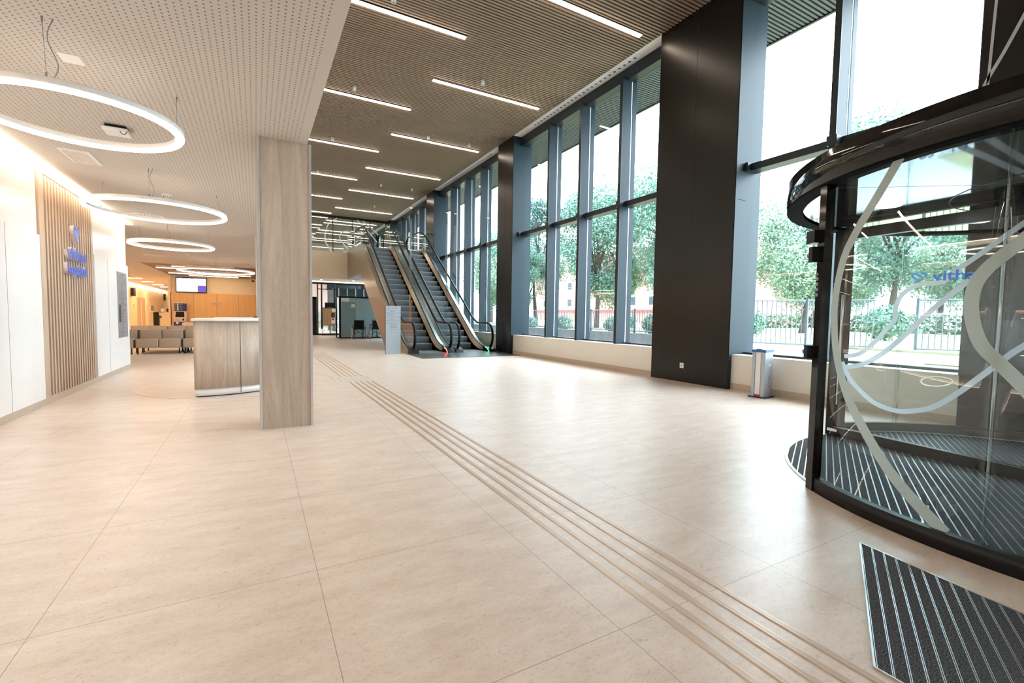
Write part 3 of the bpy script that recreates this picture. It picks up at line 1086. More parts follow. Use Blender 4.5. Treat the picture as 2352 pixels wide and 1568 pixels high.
t = thing('wall_logo', 'blue heart and vithas hospital lettering mounted on the slat panel', 'sign', (-2.33, 9.15, 2.0))
hp = heart_solid(48, .27)
b = MB(); b.prism([(9.15 + u, 2.315 + v) for u, v in hp], 'X', -2.345, -2.300); b.build('heart_return', M_letterside, t)
b = MB(); b.prism([(9.15 + u, 2.315 + v) for u, v in hp], 'X', -2.300, -2.297, M_bluewall)
ribbon(b, [(9.10, 2.37), (9.16, 2.28), (9.20, 2.24)], .008, lambda u, v, d: (-2.2965 + d, u, v), .0, M_letterside)
b.build('heart', None, t)
for body, z, sz, y0 in (('vithas', 1.945, .25, 8.73), ('hospital', 1.735, .205, 8.73)):
    o = text(S, 'letters_return', body, sz, (-2.322, y0, z), '+X', M_letterside, t, extrude=.022, off=.009, width=.83)
    o2 = text(S, 'letters', body, sz, (-2.298, y0, z), '+X', M_bluewall, t, extrude=.002, off=.009, width=.83)

# ---- directory board
t = thing('directory_board', 'tall silver floor directory on the white wall past the slat panel', 'sign', (-2.32, 11.84, 1.3))
b = MB(); b.box(-2.3295, -2.312, 11.50, 12.17, 0.68, 1.965); b.build('board', M_signgrey, t)
for z in (.775, .985, 1.325, 1.455, 1.58, 1.775, 1.865):
    b = MB(); b.box(-2.3125, -2.3110, 11.52, 12.15, z - .0025, z + .0025)
    b.build('divider', M_signtext, t)
b = MB(); b.box(-2.3125, -2.3105, 11.50, 11.66, .985, 1.325); b.build('ground_floor_block', M_signdark, t)
for z, l in [(1.91, 'Hospitalización 5'), (1.82, 'Hospitalización 4'), (1.73, 'Bloque Quirúrgico'), (1.675, 'Partos'), (1.62, 'UCI'), (1.535, 'Consultas'), (1.485, 'H'), (1.41, 'Consultas'),
             (1.355, 'Rehabilitación'), (1.285, 'Urgencias'), (1.22, 'Diagnóstico Imagen'), (1.155, 'Admisión'), (1.09, 'Cafetería'), (1.025, 'Capilla'), (.94, 'Radio'), (.875, 'Laboratorio'), (.81, 'Salas'), (.735, 'Parking')]:
    text(S, 'directory_text', l, .042, (-2.311, 11.71, z - .012), '+X', M_red if l == 'Urgencias' else M_signtext, t)
for z, l in [(1.90, '5'), (1.81, '4'), (1.72, '3'), (1.52, '2'), (1.40, '1'), (.92, '-1'), (.72, '-2')]:
    text(S, 'floor_number', l, .06, (-2.311, 11.56, z - .02), '+X', M_signtext, t)
text(S, 'floor_number', '0', .06, (-2.310, 11.56, 1.26), '+X', M_signwhite, t)

# ================================================================== LOUNGE
def sofa_unit(label, mat_=None):
    t = thing('bench_sofa', label, 'sofa', (0, 0, 0), 'two seat bench sofas of the waiting lounge', local=True)
    mm = mat_ or M_beige
    w = 1.03
    for k in range(2):
        x0 = -w / 2 + k * w / 2
        b = MB(); b.box(x0 + .004, x0 + w / 2 - .004, -.36, .24, .17, .42, bev=.028); b.build('seat_cushion', mm, t)
        b = MB(); b.box(x0 + .004, x0 + w / 2 - .004, .20, .38, .40, .67, bev=.022); b.build('backrest', mm, t)
    for sx in (-1, 1):
        b = MB()
        x = sx * (w / 2 + .006)
        b.prism([(-.34, .17), (-.34, .40), (.20, .42), (.22, .65), (.37, .65), (.37, .17)], 'X', x - .004, x + .004)
        b.build('side_panel', M_beiged, t)
    for sx in (-.47, .47):
        for yy in (-.30, .32):
            b = MB(); b.cyl((sx, yy, .02), (sx, yy, .17), .014, 10); b.cyl((sx, yy, 0), (sx, yy, .02), .028, 12); b.build('leg', M_black, t)
    return t


su = sofa_unit('beige two seat bench sofa in full view left of the reception desk')
su.location = (-2.405, 16.5, 0)
for k, (x, y, rz, lab) in enumerate([(-1.33, 16.5, 0, 'beige bench sofa cut off by the reception desk edge, front row'), 
                                     (-3.48, 16.5, 0, 'bench sofa at the left end of the front row, cut by the white wall'),
                                     (-2.405, 17.32, PI, 'bench sofa back to back behind the fully visible one'), (-1.33, 17.32, PI, 'bench sofa back to back behind the one cut by the desk'),
                                     (-3.35, 20.6, 0, 'bench sofa of the second row under the ticket kiosk, left'), (-2.275, 20.6, 0, 'bench sofa of the second row, middle'), (-1.2, 20.6, 0, 'bench sofa of the second row, at the desk edge')]):
    o = copy_tree(su); o.location = (x, y, 0); o.rotation_euler = (0, 0, rz); o['label'] = lab
t = thing('low_counter', 'low cream counter top behind the second sofa row', 'counter', (-1.6, 24.0, 0))
b = MB(); b.box(-2.72, -.8, 23.7, 24.3, .60, .72, bev=.02); b.build('top', M_warmwall, t)
b = MB(); b.box(-2.66, -.86, 23.75, 24.25, 0, .60); b.build('body', M_warmwall, t)

t = thing('television', 'wall television showing a white page beside a violet panel', 'television', (-2.87, 28.85, 2.55))
b = MB(); b.box(-3.53, -2.21, 28.84, 28.94, 2.17, 2.94, bev=.008); b.build('casing', M_black, t)
b = MB(); b.box(-3.50, -2.60, 28.835, 28.84, 2.20, 2.90); b.build('screen', E_screen, t)
b = MB(); b.box(-2.60, -2.24, 28.835, 28.84, 2.20, 2.53); b.build('screen_panel', E_screenp, t)
b = MB(); b.box(-2.60, -2.24, 28.835, 28.84, 2.53, 2.90); b.build('screen_photo', E_screen, t)
b = MB()
for x0, x1 in ((-3.49, -3.37), (-3.27, -3.16), (-3.13, -3.02), (-2.9, -2.78)):
    b.box(x0, x1, 28.832, 28.835, 2.875, 2.895)
for k in range(5):
    b.box(-2.57, -2.34 - .03 * (k % 2), 28.832, 28.835, 2.25 + k * .05, 2.26 + k * .05)
b.build('screen_text', E_screenp, t)
t = thing('ticket_kiosk', 'ticket kiosk with navy instruction panel and tilted dark screen by the wooden wall', 'kiosk', (-3.33, 28.5, 0))
b = MB(); b.prism([(28.78, 0), (28.42, 0), (28.42, .86), (28.58, 1.2), (28.78, 1.2)], 'X', -3.60, -3.08); b.build('body', M_kiosk, t)
b = MB(); b.box(-3.58, -3.08, 28.66, 28.74, 1.2, 1.63); b.build('header', M_navy, t)
b = MB(); b.box(-3.59, -3.07, 28.655, 28.745, 1.60, 1.635); b.build('header_cap', M_signwhite, t)
b = MB()
b.quad([(-3.53, 28.435, .90), (-3.15, 28.435, .90), (-3.17, 28.565, 1.175), (-3.51, 28.565, 1.175)]); b.build('screen', M_black, t)
b = MB(); b.box(-3.60, -3.08, 28.41, 28.42, 0, .66); b.build('base_panel', M_navy, t)
b = MB(); b.prism([(-3.45 + u * .45, .59 + v * .45) for u, v in heart_solid(32, .27)], 'Y', 28.405, 28.41); b.build('heart', M_signwhite, t)
b = MB(); b.box(-3.23, -3.16, 28.412, 28.42, .73, .82); b.build('card_reader', M_black, t)
for x0, x1 in ((-3.52, -3.43), (-3.36, -3.33)):
    b = MB(); b.box(x0, x1, 28.412, 28.42, .745, .755); b.build('card_slot', M_black, t)
for k, z in enumerate((1.55, 1.455, 1.365, 1.275)):
    b = MB(); b.disc((-3.445, 28.655, z), .037, None, 20, 'Y'); b.build('picture_disc', M_signwhite, t)
    b = MB(); b.disc((-3.525, 28.655, z), .02, None, 16, 'Y'); b.box(-3.385, -3.25 - .02 * (k % 2), 28.652, 28.658, z - .004, z + .010); b.box(-3.385, -3.13, 28.652, 28.658, z - .024, z - .018); b.build('instruction', M_alupaint, t)
t = thing('wall_sign', 'small silver room sign on the honey wooden back wall', 'sign', (-1.81, 28.89, 1.62))
b = MB(); b.box(-2.03, -1.60, 28.88, 28.90, 1.56, 1.68); b.build('plate', M_kiosk, t)
text(S, 'sign_text', '↘ Ginecología', .058, (-1.99, 28.878, 1.60), '-Y', M_signtext, t)
t = tag(MB.build((lambda m: (m.box(-.16, -.04, 28.86, 28.95, 2.86, 2.93, None, .012), m)[1])(MB()), 'security_camera', M_black), 'tiny black security camera at the top right of the lounge wall', 'camera')

# ---- corridor fittings on the far left wall
def wall_door(y0, y1, label):
    d = sthing('door_%d' % (1 if y0 < 41.5 else 2), (-7.14, (y0 + y1) / 2, 0))
    b = MB(); b.box(-7.15, -7.135, y0 + .08, y1 - .08, 0, 2.03); b.build('door_leaf', M_slatwood, d)
    b = MB(); b.box(-7.15, -7.12, y0, y0 + .08, 0, 2.1); b.box(-7.15, -7.12, y1 - .08, y1, 0, 2.1); b.box(-7.15, -7.12, y0, y1, 2.03, 2.1); b.build('door_frame', M_kiosk, d)
    b = MB(); b.tube([(-7.135, y0 + .18, 1.0), (-7.09, y0 + .18, 1.0), (-7.09, y0 + .32, 1.0)], .01, 6); b.build('door_handle', M_alu, d)


wall_door(40.35, 41.45, ''); wall_door(41.85, 42.95, '')
for (x0, x1, y0, y1, z0, z1), nm, lab, cat, mt in [
    ((-7.15, -6.95, 38.6, 39.05, 2.14, 2.68), 'wall_speaker', 'dark box speaker high at the left end of the corridor wall', 'speaker', M_signdark),
    ((-7.12, -6.98, 50.8, 51.0, 2.12, 2.68), 'wall_speaker', 'dark box speaker high on the corridor end wall', 'speaker', M_signdark),
    ((-7.15, -7.13, 39.3, 39.8, 1.50, 1.60), 'room_sign', 'small sign beside the first corridor door', 'sign', M_kiosk),
    ((-6.95, -6.65, 50.98, 51.0, 1.50, 1.58), 'room_sign', 'small sign on the corridor end wall', 'sign', M_kiosk),
    ((-7.15, -7.13, 45.0, 46.3, 1.15, 1.62), 'framed_poster', 'pale poster in the corridor niche', 'poster', M_signwhite)]:
    t = thing(nm, lab, cat, ((x0 + x1) / 2, (y0 + y1) / 2, (z0 + z1) / 2))
    b = MB(); b.box(x0, x1, y0, y1, z0, z1, bev=.004); b.build('body', mt, t)
    b = MB()
    if x1 - x0 < .1: b.box(x1, x1 + .004, y0 + .06, y1 - .06, z0 + .03, z1 - .03)
    else: b.box(x0 + .03, x1 - .03, y0 - .004, y0, z0 + .03, z1 - .03)
    b.build('face', M_signgrey if nm != 'wall_speaker' else M_black, t)
t = thing('check_in_kiosk', 'slanted self check in stand with a dark back in the corridor', 'kiosk', (-6.1, 39.2, 0))
b = MB(); b.prism([(39.0, 0), (39.4, 0), (39.4, .95), (39.0, 1.10)], 'X', -6.05, -5.75); b.build('body', M_black, t)
b = MB(); b.box(-6.35, -6.25, 39.1, 39.2, 0, 1.55); b.box(-6.38, -6.22, 39.05, 39.15, 1.2, 1.6); b.build('display_post', M_kiosk, t)
b = MB(); b.prism([(-6.3, 1.2), (-5.7, .98), (-5.7, .93), (-6.3, 1.15)], 'Y', 39.0, 39.4); b.build('slanted_top', M_kiosk, t)
b = MB(); b.box(-5.75, -5.60, 39.02, 39.06, .70, .86); b.build('notice', M_navy, t)
t = thing('nurse_counter', 'cream counter with two monitors at the end of the corridor', 'counter', (-6.3, 47.5, 0))
b = MB(); b.box(-6.9, -5.4, 47.2, 47.9, 0, 1.0); b.build('body', M_warmwall, t)
b = MB(); b.box(-6.95, -5.35, 47.15, 47.95, 1.0, 1.04); b.build('top', M_white, t)
for k, x in enumerate((-6.75, -6.35)):
    t = thing('monitor', ['light monitor turned away on the corridor counter', 'dark monitor on the corridor counter'][k], 'monitor', (x, 47.5, 1.04))
    b = MB(); b.box(x - .12, x + .12, 47.48, 47.52, 1.12, 1.38); b.build('screen', [M_signwhite, M_black][k], t)
    b = MB(); b.cyl((x, 47.5, 1.05), (x, 47.5, 1.15), .015, 8); b.box(x - .08, x + .08, 47.43, 47.57, 1.04, 1.052); b.build('stand', M_black, t)

# ================================================================== ESCALATORS
SL, N0 = 0.68, 15.0
TOPY = N0 + 4.2 / SL


def nose(y):
    return max(0.0, min(4.2, SL * (y - N0)))


def along(dz, y0, y1, r=.55, n=7):
    """side-view path offset dz above the step line, rounded at both bends"""
    pts = []
    for (yb, z0, z1, s0, s1) in ((N0, 0, 0, 0, SL), (TOPY, 4.2, 4.2, SL, 0)):
        a = (yb - r, z0 + dz - s0 * r); c = (yb + r, z0 + dz + s1 * r); m = (yb, z0 + dz)
        for i in range(n + 1):
            t_ = i / n
            pts.append(tuple((1 - t_) ** 2 * a[k] + 2 * t_ * (1 - t_) * m[k] + t_ * t_ * c[k] for k in (0, 1)))
    return [(y0, dz)] + pts + [(y1, 4.2 + dz)]


def sweep(mb, prof, path, material=None, smooth=False):
    """prof = closed loop of (x, dz); path = (y, z) side view"""
    k = mb.mi(material)
    b0 = len(mb.v); m = len(prof)
    for y_, z_ in path:
        for x_, d_ in prof: mb.v.append((x_, y_, z_ + d_))
    for i in range(len(path) - 1):
        for j in range(m):
            j2 = (j + 1) % m
            mb.f.append((b0 + i * m + j, b0 + i * m + j2, b0 + (i + 1) * m + j2, b0 + (i + 1) * m + j)); mb.m.append(k); mb.smooth.append(False)
    mb.f.append(tuple(b0 + j for j in range(m - 1, -1, -1))); mb.m.append(k); mb.smooth.append(False)
    e = b0 + (len(path) - 1) * m
    mb.f.append(tuple(e + j for j in range(m))); mb.m.append(k); mb.smooth.append(False)


def handrail_path(x):
    hd = .80
    pts = []
    # newel at the foot
    cy, cz, ry, rz = 14.22, .53, .37, .44
    for a in range(-115, -271, -12):
        pts.append((cy + ry * math.cos(R(a)), cz + rz * math.sin(R(a))))
    low = .97
    base = [(14.45, low), (14.9, low)]
    for i in range(8):
        t_ = i / 7
        a, m, c = (15.0, low), (15.26, low), (15.85, SL * (15.85 - N0) + hd)
        base.append(tuple((1 - t_) ** 2 * a[k] + 2 * t_ * (1 - t_) * m[k] + t_ * t_ * c[k] for k in (0, 1)))
    pts += base
    for i in range(8):
        t_ = i / 7
        a, m, c = (20.9, SL * (20.9 - N0) + hd), (21.5, SL * (21.5 - N0) + hd), (22.1, 5.2)
        pts.append(tuple((1 - t_) ** 2 * a[k] + 2 * t_ * (1 - t_) * m[k] + t_ * t_ * c[k] for k in (0, 1)))
    pts += [(23.0, 5.2), (23.7, 5.2)]
    cy, cz = 23.7, 4.76
    for a in range(78, -116, -14):
        pts.append((cy + .37 * math.cos(R(a)), cz + .44 * math.sin(R(a))))
    return [(x, p[0], p[1]) for p in pts]


def escalator(xa, xb, label, left_clad, ind_mat, top_mat):
    """xa, xb = handrail centre lines"""
    t = thing('escalator', label, 'escalator', ((xa + xb) / 2, 14.5, 0), 'pair of escalators')
    s0, s1 = xa + .13, xb - .13
    # steps
    st0 = None
    for k in range(20):
        b = MB()
        yk, zk = N0 + .325 * k, .221 * k
        if zk > 4.2: break
        b.box(s0, s1, yk, yk + .36, zk - .03, zk, M_tread)
        n = 10
        prof = []
        for i in range(n + 1):
            a = i / n
            prof.append((yk + .012 + .05 * (a ** 2), zk - .012 - .25 * a))
        base = len(b.v)
        for i, (yy, zz_) in enumerate(prof):
            b.v += [(s0, yy, zz_), (s1, yy, zz_)]
        for i in range(n):
            b.f.append((base + 2 * i, base + 2 * i + 1, base + 2 * i + 3, base + 2 * i + 2)); b.m.append(b.mi(M_step)); b.smooth.append(True)
        b.build('step', None, t)
    b = MB(); b.box(s0, s1, 13.80, N0, 0.0005, .012); b.build('comb_plate', M_step, t)
    # dark skirts beside the steps
    for x in (s0 - .012, s1):
        b = MB(); sweep(b, [(x, -.22), (x + .012, -.22), (x + .012, .05), (x, .05)], along(0, 14.0, 24.4)); b.build('skirt', M_black, t)
    # bronze inner decks, sloping up to the glass
    b = MB(); sweep(b, [(s1, .03), (xb - .02, .15), (xb - .02, -.2), (s1, -.2)], along(.02, 14.05, 24.3)); b.build('inner_deck', M_bronze, t)
    b = MB(); sweep(b, [(xa + .02, .15), (s0, .03), (s0, -.2), (xa + .02, -.2)], along(.02, 14.05, 24.3)); b.build('inner_deck', M_bronze, t)
    # outer decks
    oa = 4.16 if left_clad else xa - .14
    ob = xb + .14
    b = MB(); sweep(b, [(xb + .02, .15), (ob, .13), (ob, -.25), (xb + .02, -.25)], along(.02, 14.05, 24.3)); b.build('outer_deck', M_steel, t)
    b = MB(); sweep(b, [(oa, .13), (xa - .02, .15), (xa - .02, -.25), (oa, -.25)], along(.02, 14.05, 24.3)); b.build('outer_deck', M_bronze if left_clad else M_steel, t)
    # glass balustrades and rails
    for x in (xa, xb):
        hp_ = handrail_path(x)
        b = MB()
        top = [(p[1], p[2] - .02) for p in hp_]
        low = along(.12, 14.15, 24.0)
        poly = [q for q in top if q[1] > .16 or q[0] > 20]
        poly = [(max(13.90, q[0]), q[1]) for q in poly]
        low = [q for q in low if q[0] > 14.1]
        # strip between deck line and rail, sampled by y
        def zat(pl, y_):
            for p, q in zip(pl[:-1], pl[1:]):
                if p[0] <= y_ <= q[0] and q[0] > p[0]:
                    return p[1] + (q[1] - p[1]) * (y_ - p[0]) / (q[0] - p[0])
            return pl[-1][1]
        up = [q for q in top if q[0] >= 14.2 and q[1] > .7]
        up.sort()
        ys = [14.22 + i * (23.9 - 14.22) / 60 for i in range(61)]
        base = len(b.v)
        for y_ in ys:
            zt, zl = zat(up, y_), zat([(14.0, .12)] + low, y_)
            for xx in (x - .005, x + .005):
                b.v += [(xx, y_, zl), (xx, y_, zt)]
        for i in range(60):
            a = base + i * 4; c = a + 4
            b.f += [(a, a + 1, c + 1, c), (a + 2, c + 2, c + 3, a + 3)]; b.m += [0, 0]; b.smooth += [False, False]
        # rounded ends
        for cy, sg, cz in ((14.22, -1, .53), (23.9, 1, 4.76)):
            e = len(b.v)
            fan = [(cy, cz - .41)] + [(cy + sg * .34 * math.cos(R(a)), cz + .42 * math.sin(R(a))) for a in range(-85, 91, 14)] + [(cy, cz + .42)]
            for xx in (x - .005, x + .005):
                b.v += [(xx, p[0], p[1]) for p in fan]
            m = len(fan)
            b.f += [tuple(e + j for j in range(m)), tuple(e + m + j for j in range(m - 1, -1, -1))]; b.m += [0, 0]; b.smooth += [False, False]
        b.build('glass_balustrade', M_bal_glass, t)
        b = MB(); b.tube(hp_, .04, 10, flat=(.044, .030)); b.build('handrail', M_rubber, t)
    # foot castings
    for x, sg in ((xa, -1), (xb, 1)):
        xi = s0 if sg < 0 else s1
        xo = x + sg * .12
        b = MB()
        b.prism([(13.80, 0), (13.86, .10), (14.0, .17), (14.35, .19), (14.35, 0)], 'X', min(xi, xo), max(xi, xo))
        nb = b.build('newel_base', M_black, t)
    # indicator light bow on the right-hand foot
    b = MB()
    xi = s1 - .004
    ribbon(b, [(14.15, .165), (13.99, .13), (13.89, .06), (13.84, .0)], .028, lambda u, v, d: (xi - d, u, max(v, 0.003)), .004)
    ribbon(b, [(14.02, .172), (13.875, .105), (13.80, .0)], .05, lambda u, v, d: (xi + .02 + (v * 0), u - .014 - d, max(v, 0.003)), .004) if False else None
    b.build('indicator_light', ind_mat, t)
    b = MB(); b.box(s1 - .01, s1, 14.25, 14.4, .14, .17); b.build('control_label', M_bluepl, t)
    b = MB(); b.box(xb - .008, xb - .0055, 14.28, 14.31, .50, .57); b.build('warning_sticker', M_red, t)
    b = MB(); b.cyl((s1 + .01, 22.2, 4.33), (s1 - .01, 22.2, 4.33), .016, 12); b.build('top_indicator', top_mat, t)
    return t


ea = escalator(4.30, 5.50, 'left escalator with a bronze clad side and a red foot light', True, E_red, E_green)
eb = escalator(5.78, 6.98, 'right escalator next to the windows with a green foot light', False, E_green, E_red)
# bronze side cladding of the left truss
top_ = along(.15, 14.05, 24.72)
poly = [(14.05, 0.0)] + top_ + [(24.72, 3.0), (21.4, 3.0), (16.95, 0.0)]
b = MB(); b.prism(poly, 'X', 4.13, 4.16); b.build('side_cladding', M_bronze, ea)
poly = [(16.95, 0.0), (21.4, 3.0), (24.72, 3.0), (24.72, 3.03), (21.39, 3.03), (16.90, 0.0)]
for e_, x0, x1 in ((ea, 4.16, 5.62), (eb, 5.66, 7.14)):
    b = MB(); b.prism(poly, 'X', x0, x1); b.build('underside', M_steel, e_)
poly = [(14.05, 0.0)] + along(.10, 14.05, 24.72) + [(24.72, 3.0), (21.4, 3.0), (16.95, 0.0)]
b = MB(); b.prism(poly, 'X', 7.125, 7.14); b.build('side_cladding', M_steel, eb)
# clear anti-climb wedges on the outer decks
for e_, x, yy in ((ea, 4.22, 16.15), (ea, 4.22, 16.6), (eb, 7.06, 17.3), (eb, 7.06, 18.0)):
    z = nose(yy) + .15
    b = MB()
    b.prism([(yy - .3, z - .2), (yy + .3, z + .2), (yy + .12, z + .55), (yy - .05, z + .25)], 'X', x - .05, x - .044)
    b.prism([(yy - .3, z - .2), (yy + .3, z + .2), (yy + .12, z + .55), (yy - .05, z + .25)], 'X', x + .044, x + .05)
    b.quad([(x - .05, yy - .3, z - .2), (x + .05, yy - .3, z - .2), (x + .05, yy - .05, z + .25), (x - .05, yy - .05, z + .25)])
    b.build('anti_climb_wedge', M_bal_glass, e_)
# landing plate
b = MB(); b.box(4.03, 7.2, 12.3, 13.79, 0.0005, 0.012)
for k in range(1, 2): b.box(4.03, 7.2, 12.3 + k * .7, 12.303 + k * .7, .012, .0125)
tag(b.build('landing_plate', mat('ribbed landing plate', (0.16, 0.17, 0.18), 0.33, metal=.7)), 'dark ribbed steel landing plate in front of both escalators', 'floor plate')
# small side balustrade at the top of the escalators
t = thing('gallery_balustrade', 'short glass balustrade panel between the gallery edge and the left handrail', 'railing', (4.13, 24, 4.3))
b = MB(); b.box(4.135, 4.145, 22.97, 24.70, 4.44, 5.25); b.build('pane', M_bal_glass, t)
b = MB(); b.box(4.115, 4.165, 22.92, 24.71, 4.36, 4.44); b.build('base_rail', M_bronze, t)
b = MB(); b.box(4.13, 4.15, 22.93, 22.96, 4.44, 5.27); b.build('post', M_alu, t)

# ================================================================== TOTEM SIGN
t = thing('wayfinding_totem', 'tall silver wayfinding totem standing left of the escalator foot', 'sign', (3.69, 14.2, 0))
TX0, TX1, TY, TH = 3.47, 3.93, 14.15, 1.475
b = MB(); b.box(TX0, TX1, TY, TY + .05, 0, TH); b.build('panel', M_alupaint, t)
b = MB(); b.box(TX0 - .012, TX0, TY + .002, TY + .048, 0, TH); b.build('edge', mat('totem edge', lin((70, 50, 40)), .4), t)
for z in (1.255, 1.165, 1.015):
    b = MB(); b.box(TX0 + .01, TX1 - .01, TY - .0015, TY, z - .0025, z + .0025); b.build('divider', M_signtext, t)
for z, l in [(1.395, 'Consultas Externas'), (1.335, 'Extracciones'), (1.305, 'Laboratorio'), (1.20, 'Cafetería'), (1.10, 'Diagnóstico por la Imagen'), (1.045, 'Radioterapia'),
             (.945, 'Bloque Quirúrgico'), (.89, 'Unidad de Partos'), (.835, 'Hospital de Día'), (.805, 'Oncohematológico'), (.745, 'Hospitalización')]:
    text(S, 'totem_text', l, .030, (TX0 + .13, TY - .002, z), '-Y', M_signtext, t)


def arrow(mb, x, z, ang, s=.016, y_=None):
    ca, sa = math.cos(R(ang)), math.sin(R(ang))
    def P_(u, v): return (x + (u * ca - v * sa) * s, y_, z + (u * sa + v * ca) * s)
    mb.quad([P_(-1.2, -.22), P_(.3, -.22), P_(.3, .22), P_(-1.2, .22)])
    mb.quad([P_(.1, -.9), P_(1.3, 0), P_(.1, .9)])


b = MB()
for z, a in ((1.40, 45), (1.205, 90), (1.10, 135), (.945, 180)): arrow(b, TX0 + .07, z, a, .017, TY - .002)
b.build('arrow', M_signtext, t)

# ================================================================== BACK OF THE GROUND FLOOR
w = sthing('window_7', (4.5, 27.3, 0))
b = MB()
xs = [2.12, 2.98, 3.95, 5.05, 6.2, 7.35]
for a_, c_ in zip(xs[:-1], xs[1:]):
    bb = MB(); bb.box(a_ + .02, c_ - .02, 27.30, 27.31, .08, 2.83); bb.build('pane', M_glass, w)
for x in xs: b.box(x - .03, x + .03, 27.26, 27.36, 0, 2.87)
b.box(2.12, 7.35, 27.26, 27.36, 2.80, 2.90); b.box(2.12, 7.35, 27.26, 27.36, 0, .09)
b.build('window_frame', mat('brown black frame', (0.035, 0.026, 0.020), 0.4, metal=.4), w)
b = MB(); b.box(3.15, 3.22, 27.25, 27.35, 0.35, 2.8); b.box(2.98, 3.95, 27.28, 27.34, 2.52, 2.56); b.build('glazing_bar', M_frame, w)
b = MB(); b.box(2.66, 2.93, 27.2, 27.3, 0, 2.10); b.box(2.3, 2.93, 27.2, 27.3, 1.98, 2.10); b.build('door_jamb', M_black, w)
b = MB(); b.box(2.12, 7.3, 27.255, 27.26, 2.90, 2.95); struct(b.build('trim_2', M_wallup))
t = thing('led_band', 'thin warm light line above the far ground floor glazing', 'light', (4.7, 27.0, 2.93))
b = MB(); b.box(2.13, 7.2, 27.0, 27.04, 2.925, 2.948); b.build('led_strip', E_band, t)
b = MB(); b.box(0.5, 7.21, 27.04, 27.08, 2.90, 2.95); b.build('housing', M_white, t)
dl = None
for x, y, lab in [(3.01, 25.81, 'left recessed downlight under the gallery'), (4.58, 25.61, 'right recessed downlight under the gallery by the escalator side'), (6.1, 25.6, 'unseen recessed downlight kept for light under the gallery behind the escalator'), (1.4, 25.8, 'unseen recessed downlight kept for light under the gallery behind the oak column')]:  # last two downlights are out of view, kept for their light
    if dl is None:
        dl = thing('downlight', lab, 'downlight', (x, y, 2.95), 'recessed downlights under the gallery', local=True)
        b = MB(); b.disc((0, 0, -.004), .07, None, 20, dn=-1); b.build('lamp', E_dl, dl)
        b = MB(); b.arcwall(0, 0, .07, .09, 0, 360, -.008, 0, 20); b.build('trim_ring', M_signwhite, dl)
    else:
        o = copy_tree(dl); o.location = (x, y, 2.95); o['label'] = lab
# frosted glass room
t = thing('glass_cubicle', 'black framed frosted glass cubicle behind the wheelchairs', 'glass room', (5.2, 24, 0))
b = MB()
b.box(3.60, 7.0, 23.640, 23.650, .06, 1.99)
b.build('pane', M_teal, t)
b = MB(); b.box(3.555, 3.565, 23.70, 24.6, .06, 1.99); b.build('side_pane', M_bal_glass, t)
b = MB()
b.box(3.54, 3.63, 23.610, 23.680, 0, 2.05); b.box(3.53, 3.58, 24.55, 24.62, 0, 2.03)
b.box(3.54, 7.05, 23.610, 23.680, 1.98, 2.06); b.box(3.54, 7.05, 23.610, 23.680, 0, .055); b.box(3.545, 3.58, 23.6, 24.6, 1.99, 2.03); b.box(3.545, 3.58, 23.6, 24.6, 0, .05)
b.build('frame', M_black, t)
b = MB(); b.box(3.68, 4.32, 23.636, 23.640, .08, 1.78); b.build('door_leaf', mat('frosted door', lin((124, 150, 156)), .25), t)
b = MB(); b.box(3.64, 4.00, 23.630, 23.634, 1.80, 1.965); b.build('room_sign', M_signwhite, t)
text(S, 'sign_text', 'Radiodiagnóstico', .042, (3.70, 23.628, 1.91), '-Y', M_signtext, t)
text(S, 'sign_text', 'Información', .032, (3.70, 23.628, 1.84), '-Y', M_signtext, t)
b = MB(); b.box(4.12, 4.28, 23.628, 23.633, 1.52, 1.68); b.build('pictogram_plate', M_signwhite, t)
b = MB()
WY = 23.626
b.disc((4.185, WY, 1.64), .012, None, 12, 'Y')
ribbon(b, [(4.185, 1.625), (4.19, 1.585), (4.23, 1.58), (4.245, 1.545)], .011, lambda u, v, d: (u, WY, v))
ribbon(b, [(4.175, 1.60), (4.155, 1.57), (4.17, 1.54), (4.205, 1.54), (4.22, 1.565)], .008, lambda u, v, d: (u, WY, v))
b.build('wheelchair_pictogram', M_signtext, t)

# notice stand
t = thing('notice_board_stand', 'wooden notice board on a thin black frame before the far glazing', 'notice board', (3.5, 26.9, 0))
b = MB(); b.box(3.20, 3.86, 26.90, 26.93, .57, 1.49); b.build('board', wood_mat('board oak', lin((166, 126, 86)), lin((186, 148, 108)), 'Z'), t)
b = MB()
b.box(3.175, 3.20, 26.89, 26.94, 0, 1.52); b.box(3.86, 3.885, 26.89, 26.94, 0, 1.52); b.box(3.175, 3.885, 26.89, 26.94, 1.49, 1.52); b.box(3.175, 3.885, 26.89, 26.94, .54, .57); b.box(3.13, 3.93, 26.8, 27.02, 0, .012)
b.build('frame', M_black, t)
for x0, x1, z0, z1, m_, nm in ((3.66, 3.85, 1.30, 1.47, M_signwhite, 'paper'), (3.63, 3.80, 1.0, 1.24, mat('menu brown', lin((70, 36, 30)), .5), 'paper'), (3.63, 3.82, .66, .94, M_signwhite, 'paper')):
    b = MB(); b.box(x0, x1, 26.896, 26.90, z0, z1); b.build(nm, m_, t)
b = MB(); b.disc((3.715, 26.8945, .875), .055, None, 20, 'Y'); b.build('blue_print', M_bluepl, t)
t = thing('display_screen', 'dark screen standing behind the wooden notice board', 'screen', (3.6, 27.15, 0))
b = MB(); b.box(3.33, 3.85, 27.10, 27.14, 1.50, 1.80); b.build('panel', M_black, t)
b = MB(); b.box(3.57, 3.61, 27.11, 27.14, 0, 1.5); b.box(3.45, 3.73, 27.05, 27.2, 0, .015); b.build('stand', M_black, t)
b = MB(); b.box(3.44, 3.75, 27.095, 27.10, 1.51, 1.54); b.build('strip', M_alupaint, t)


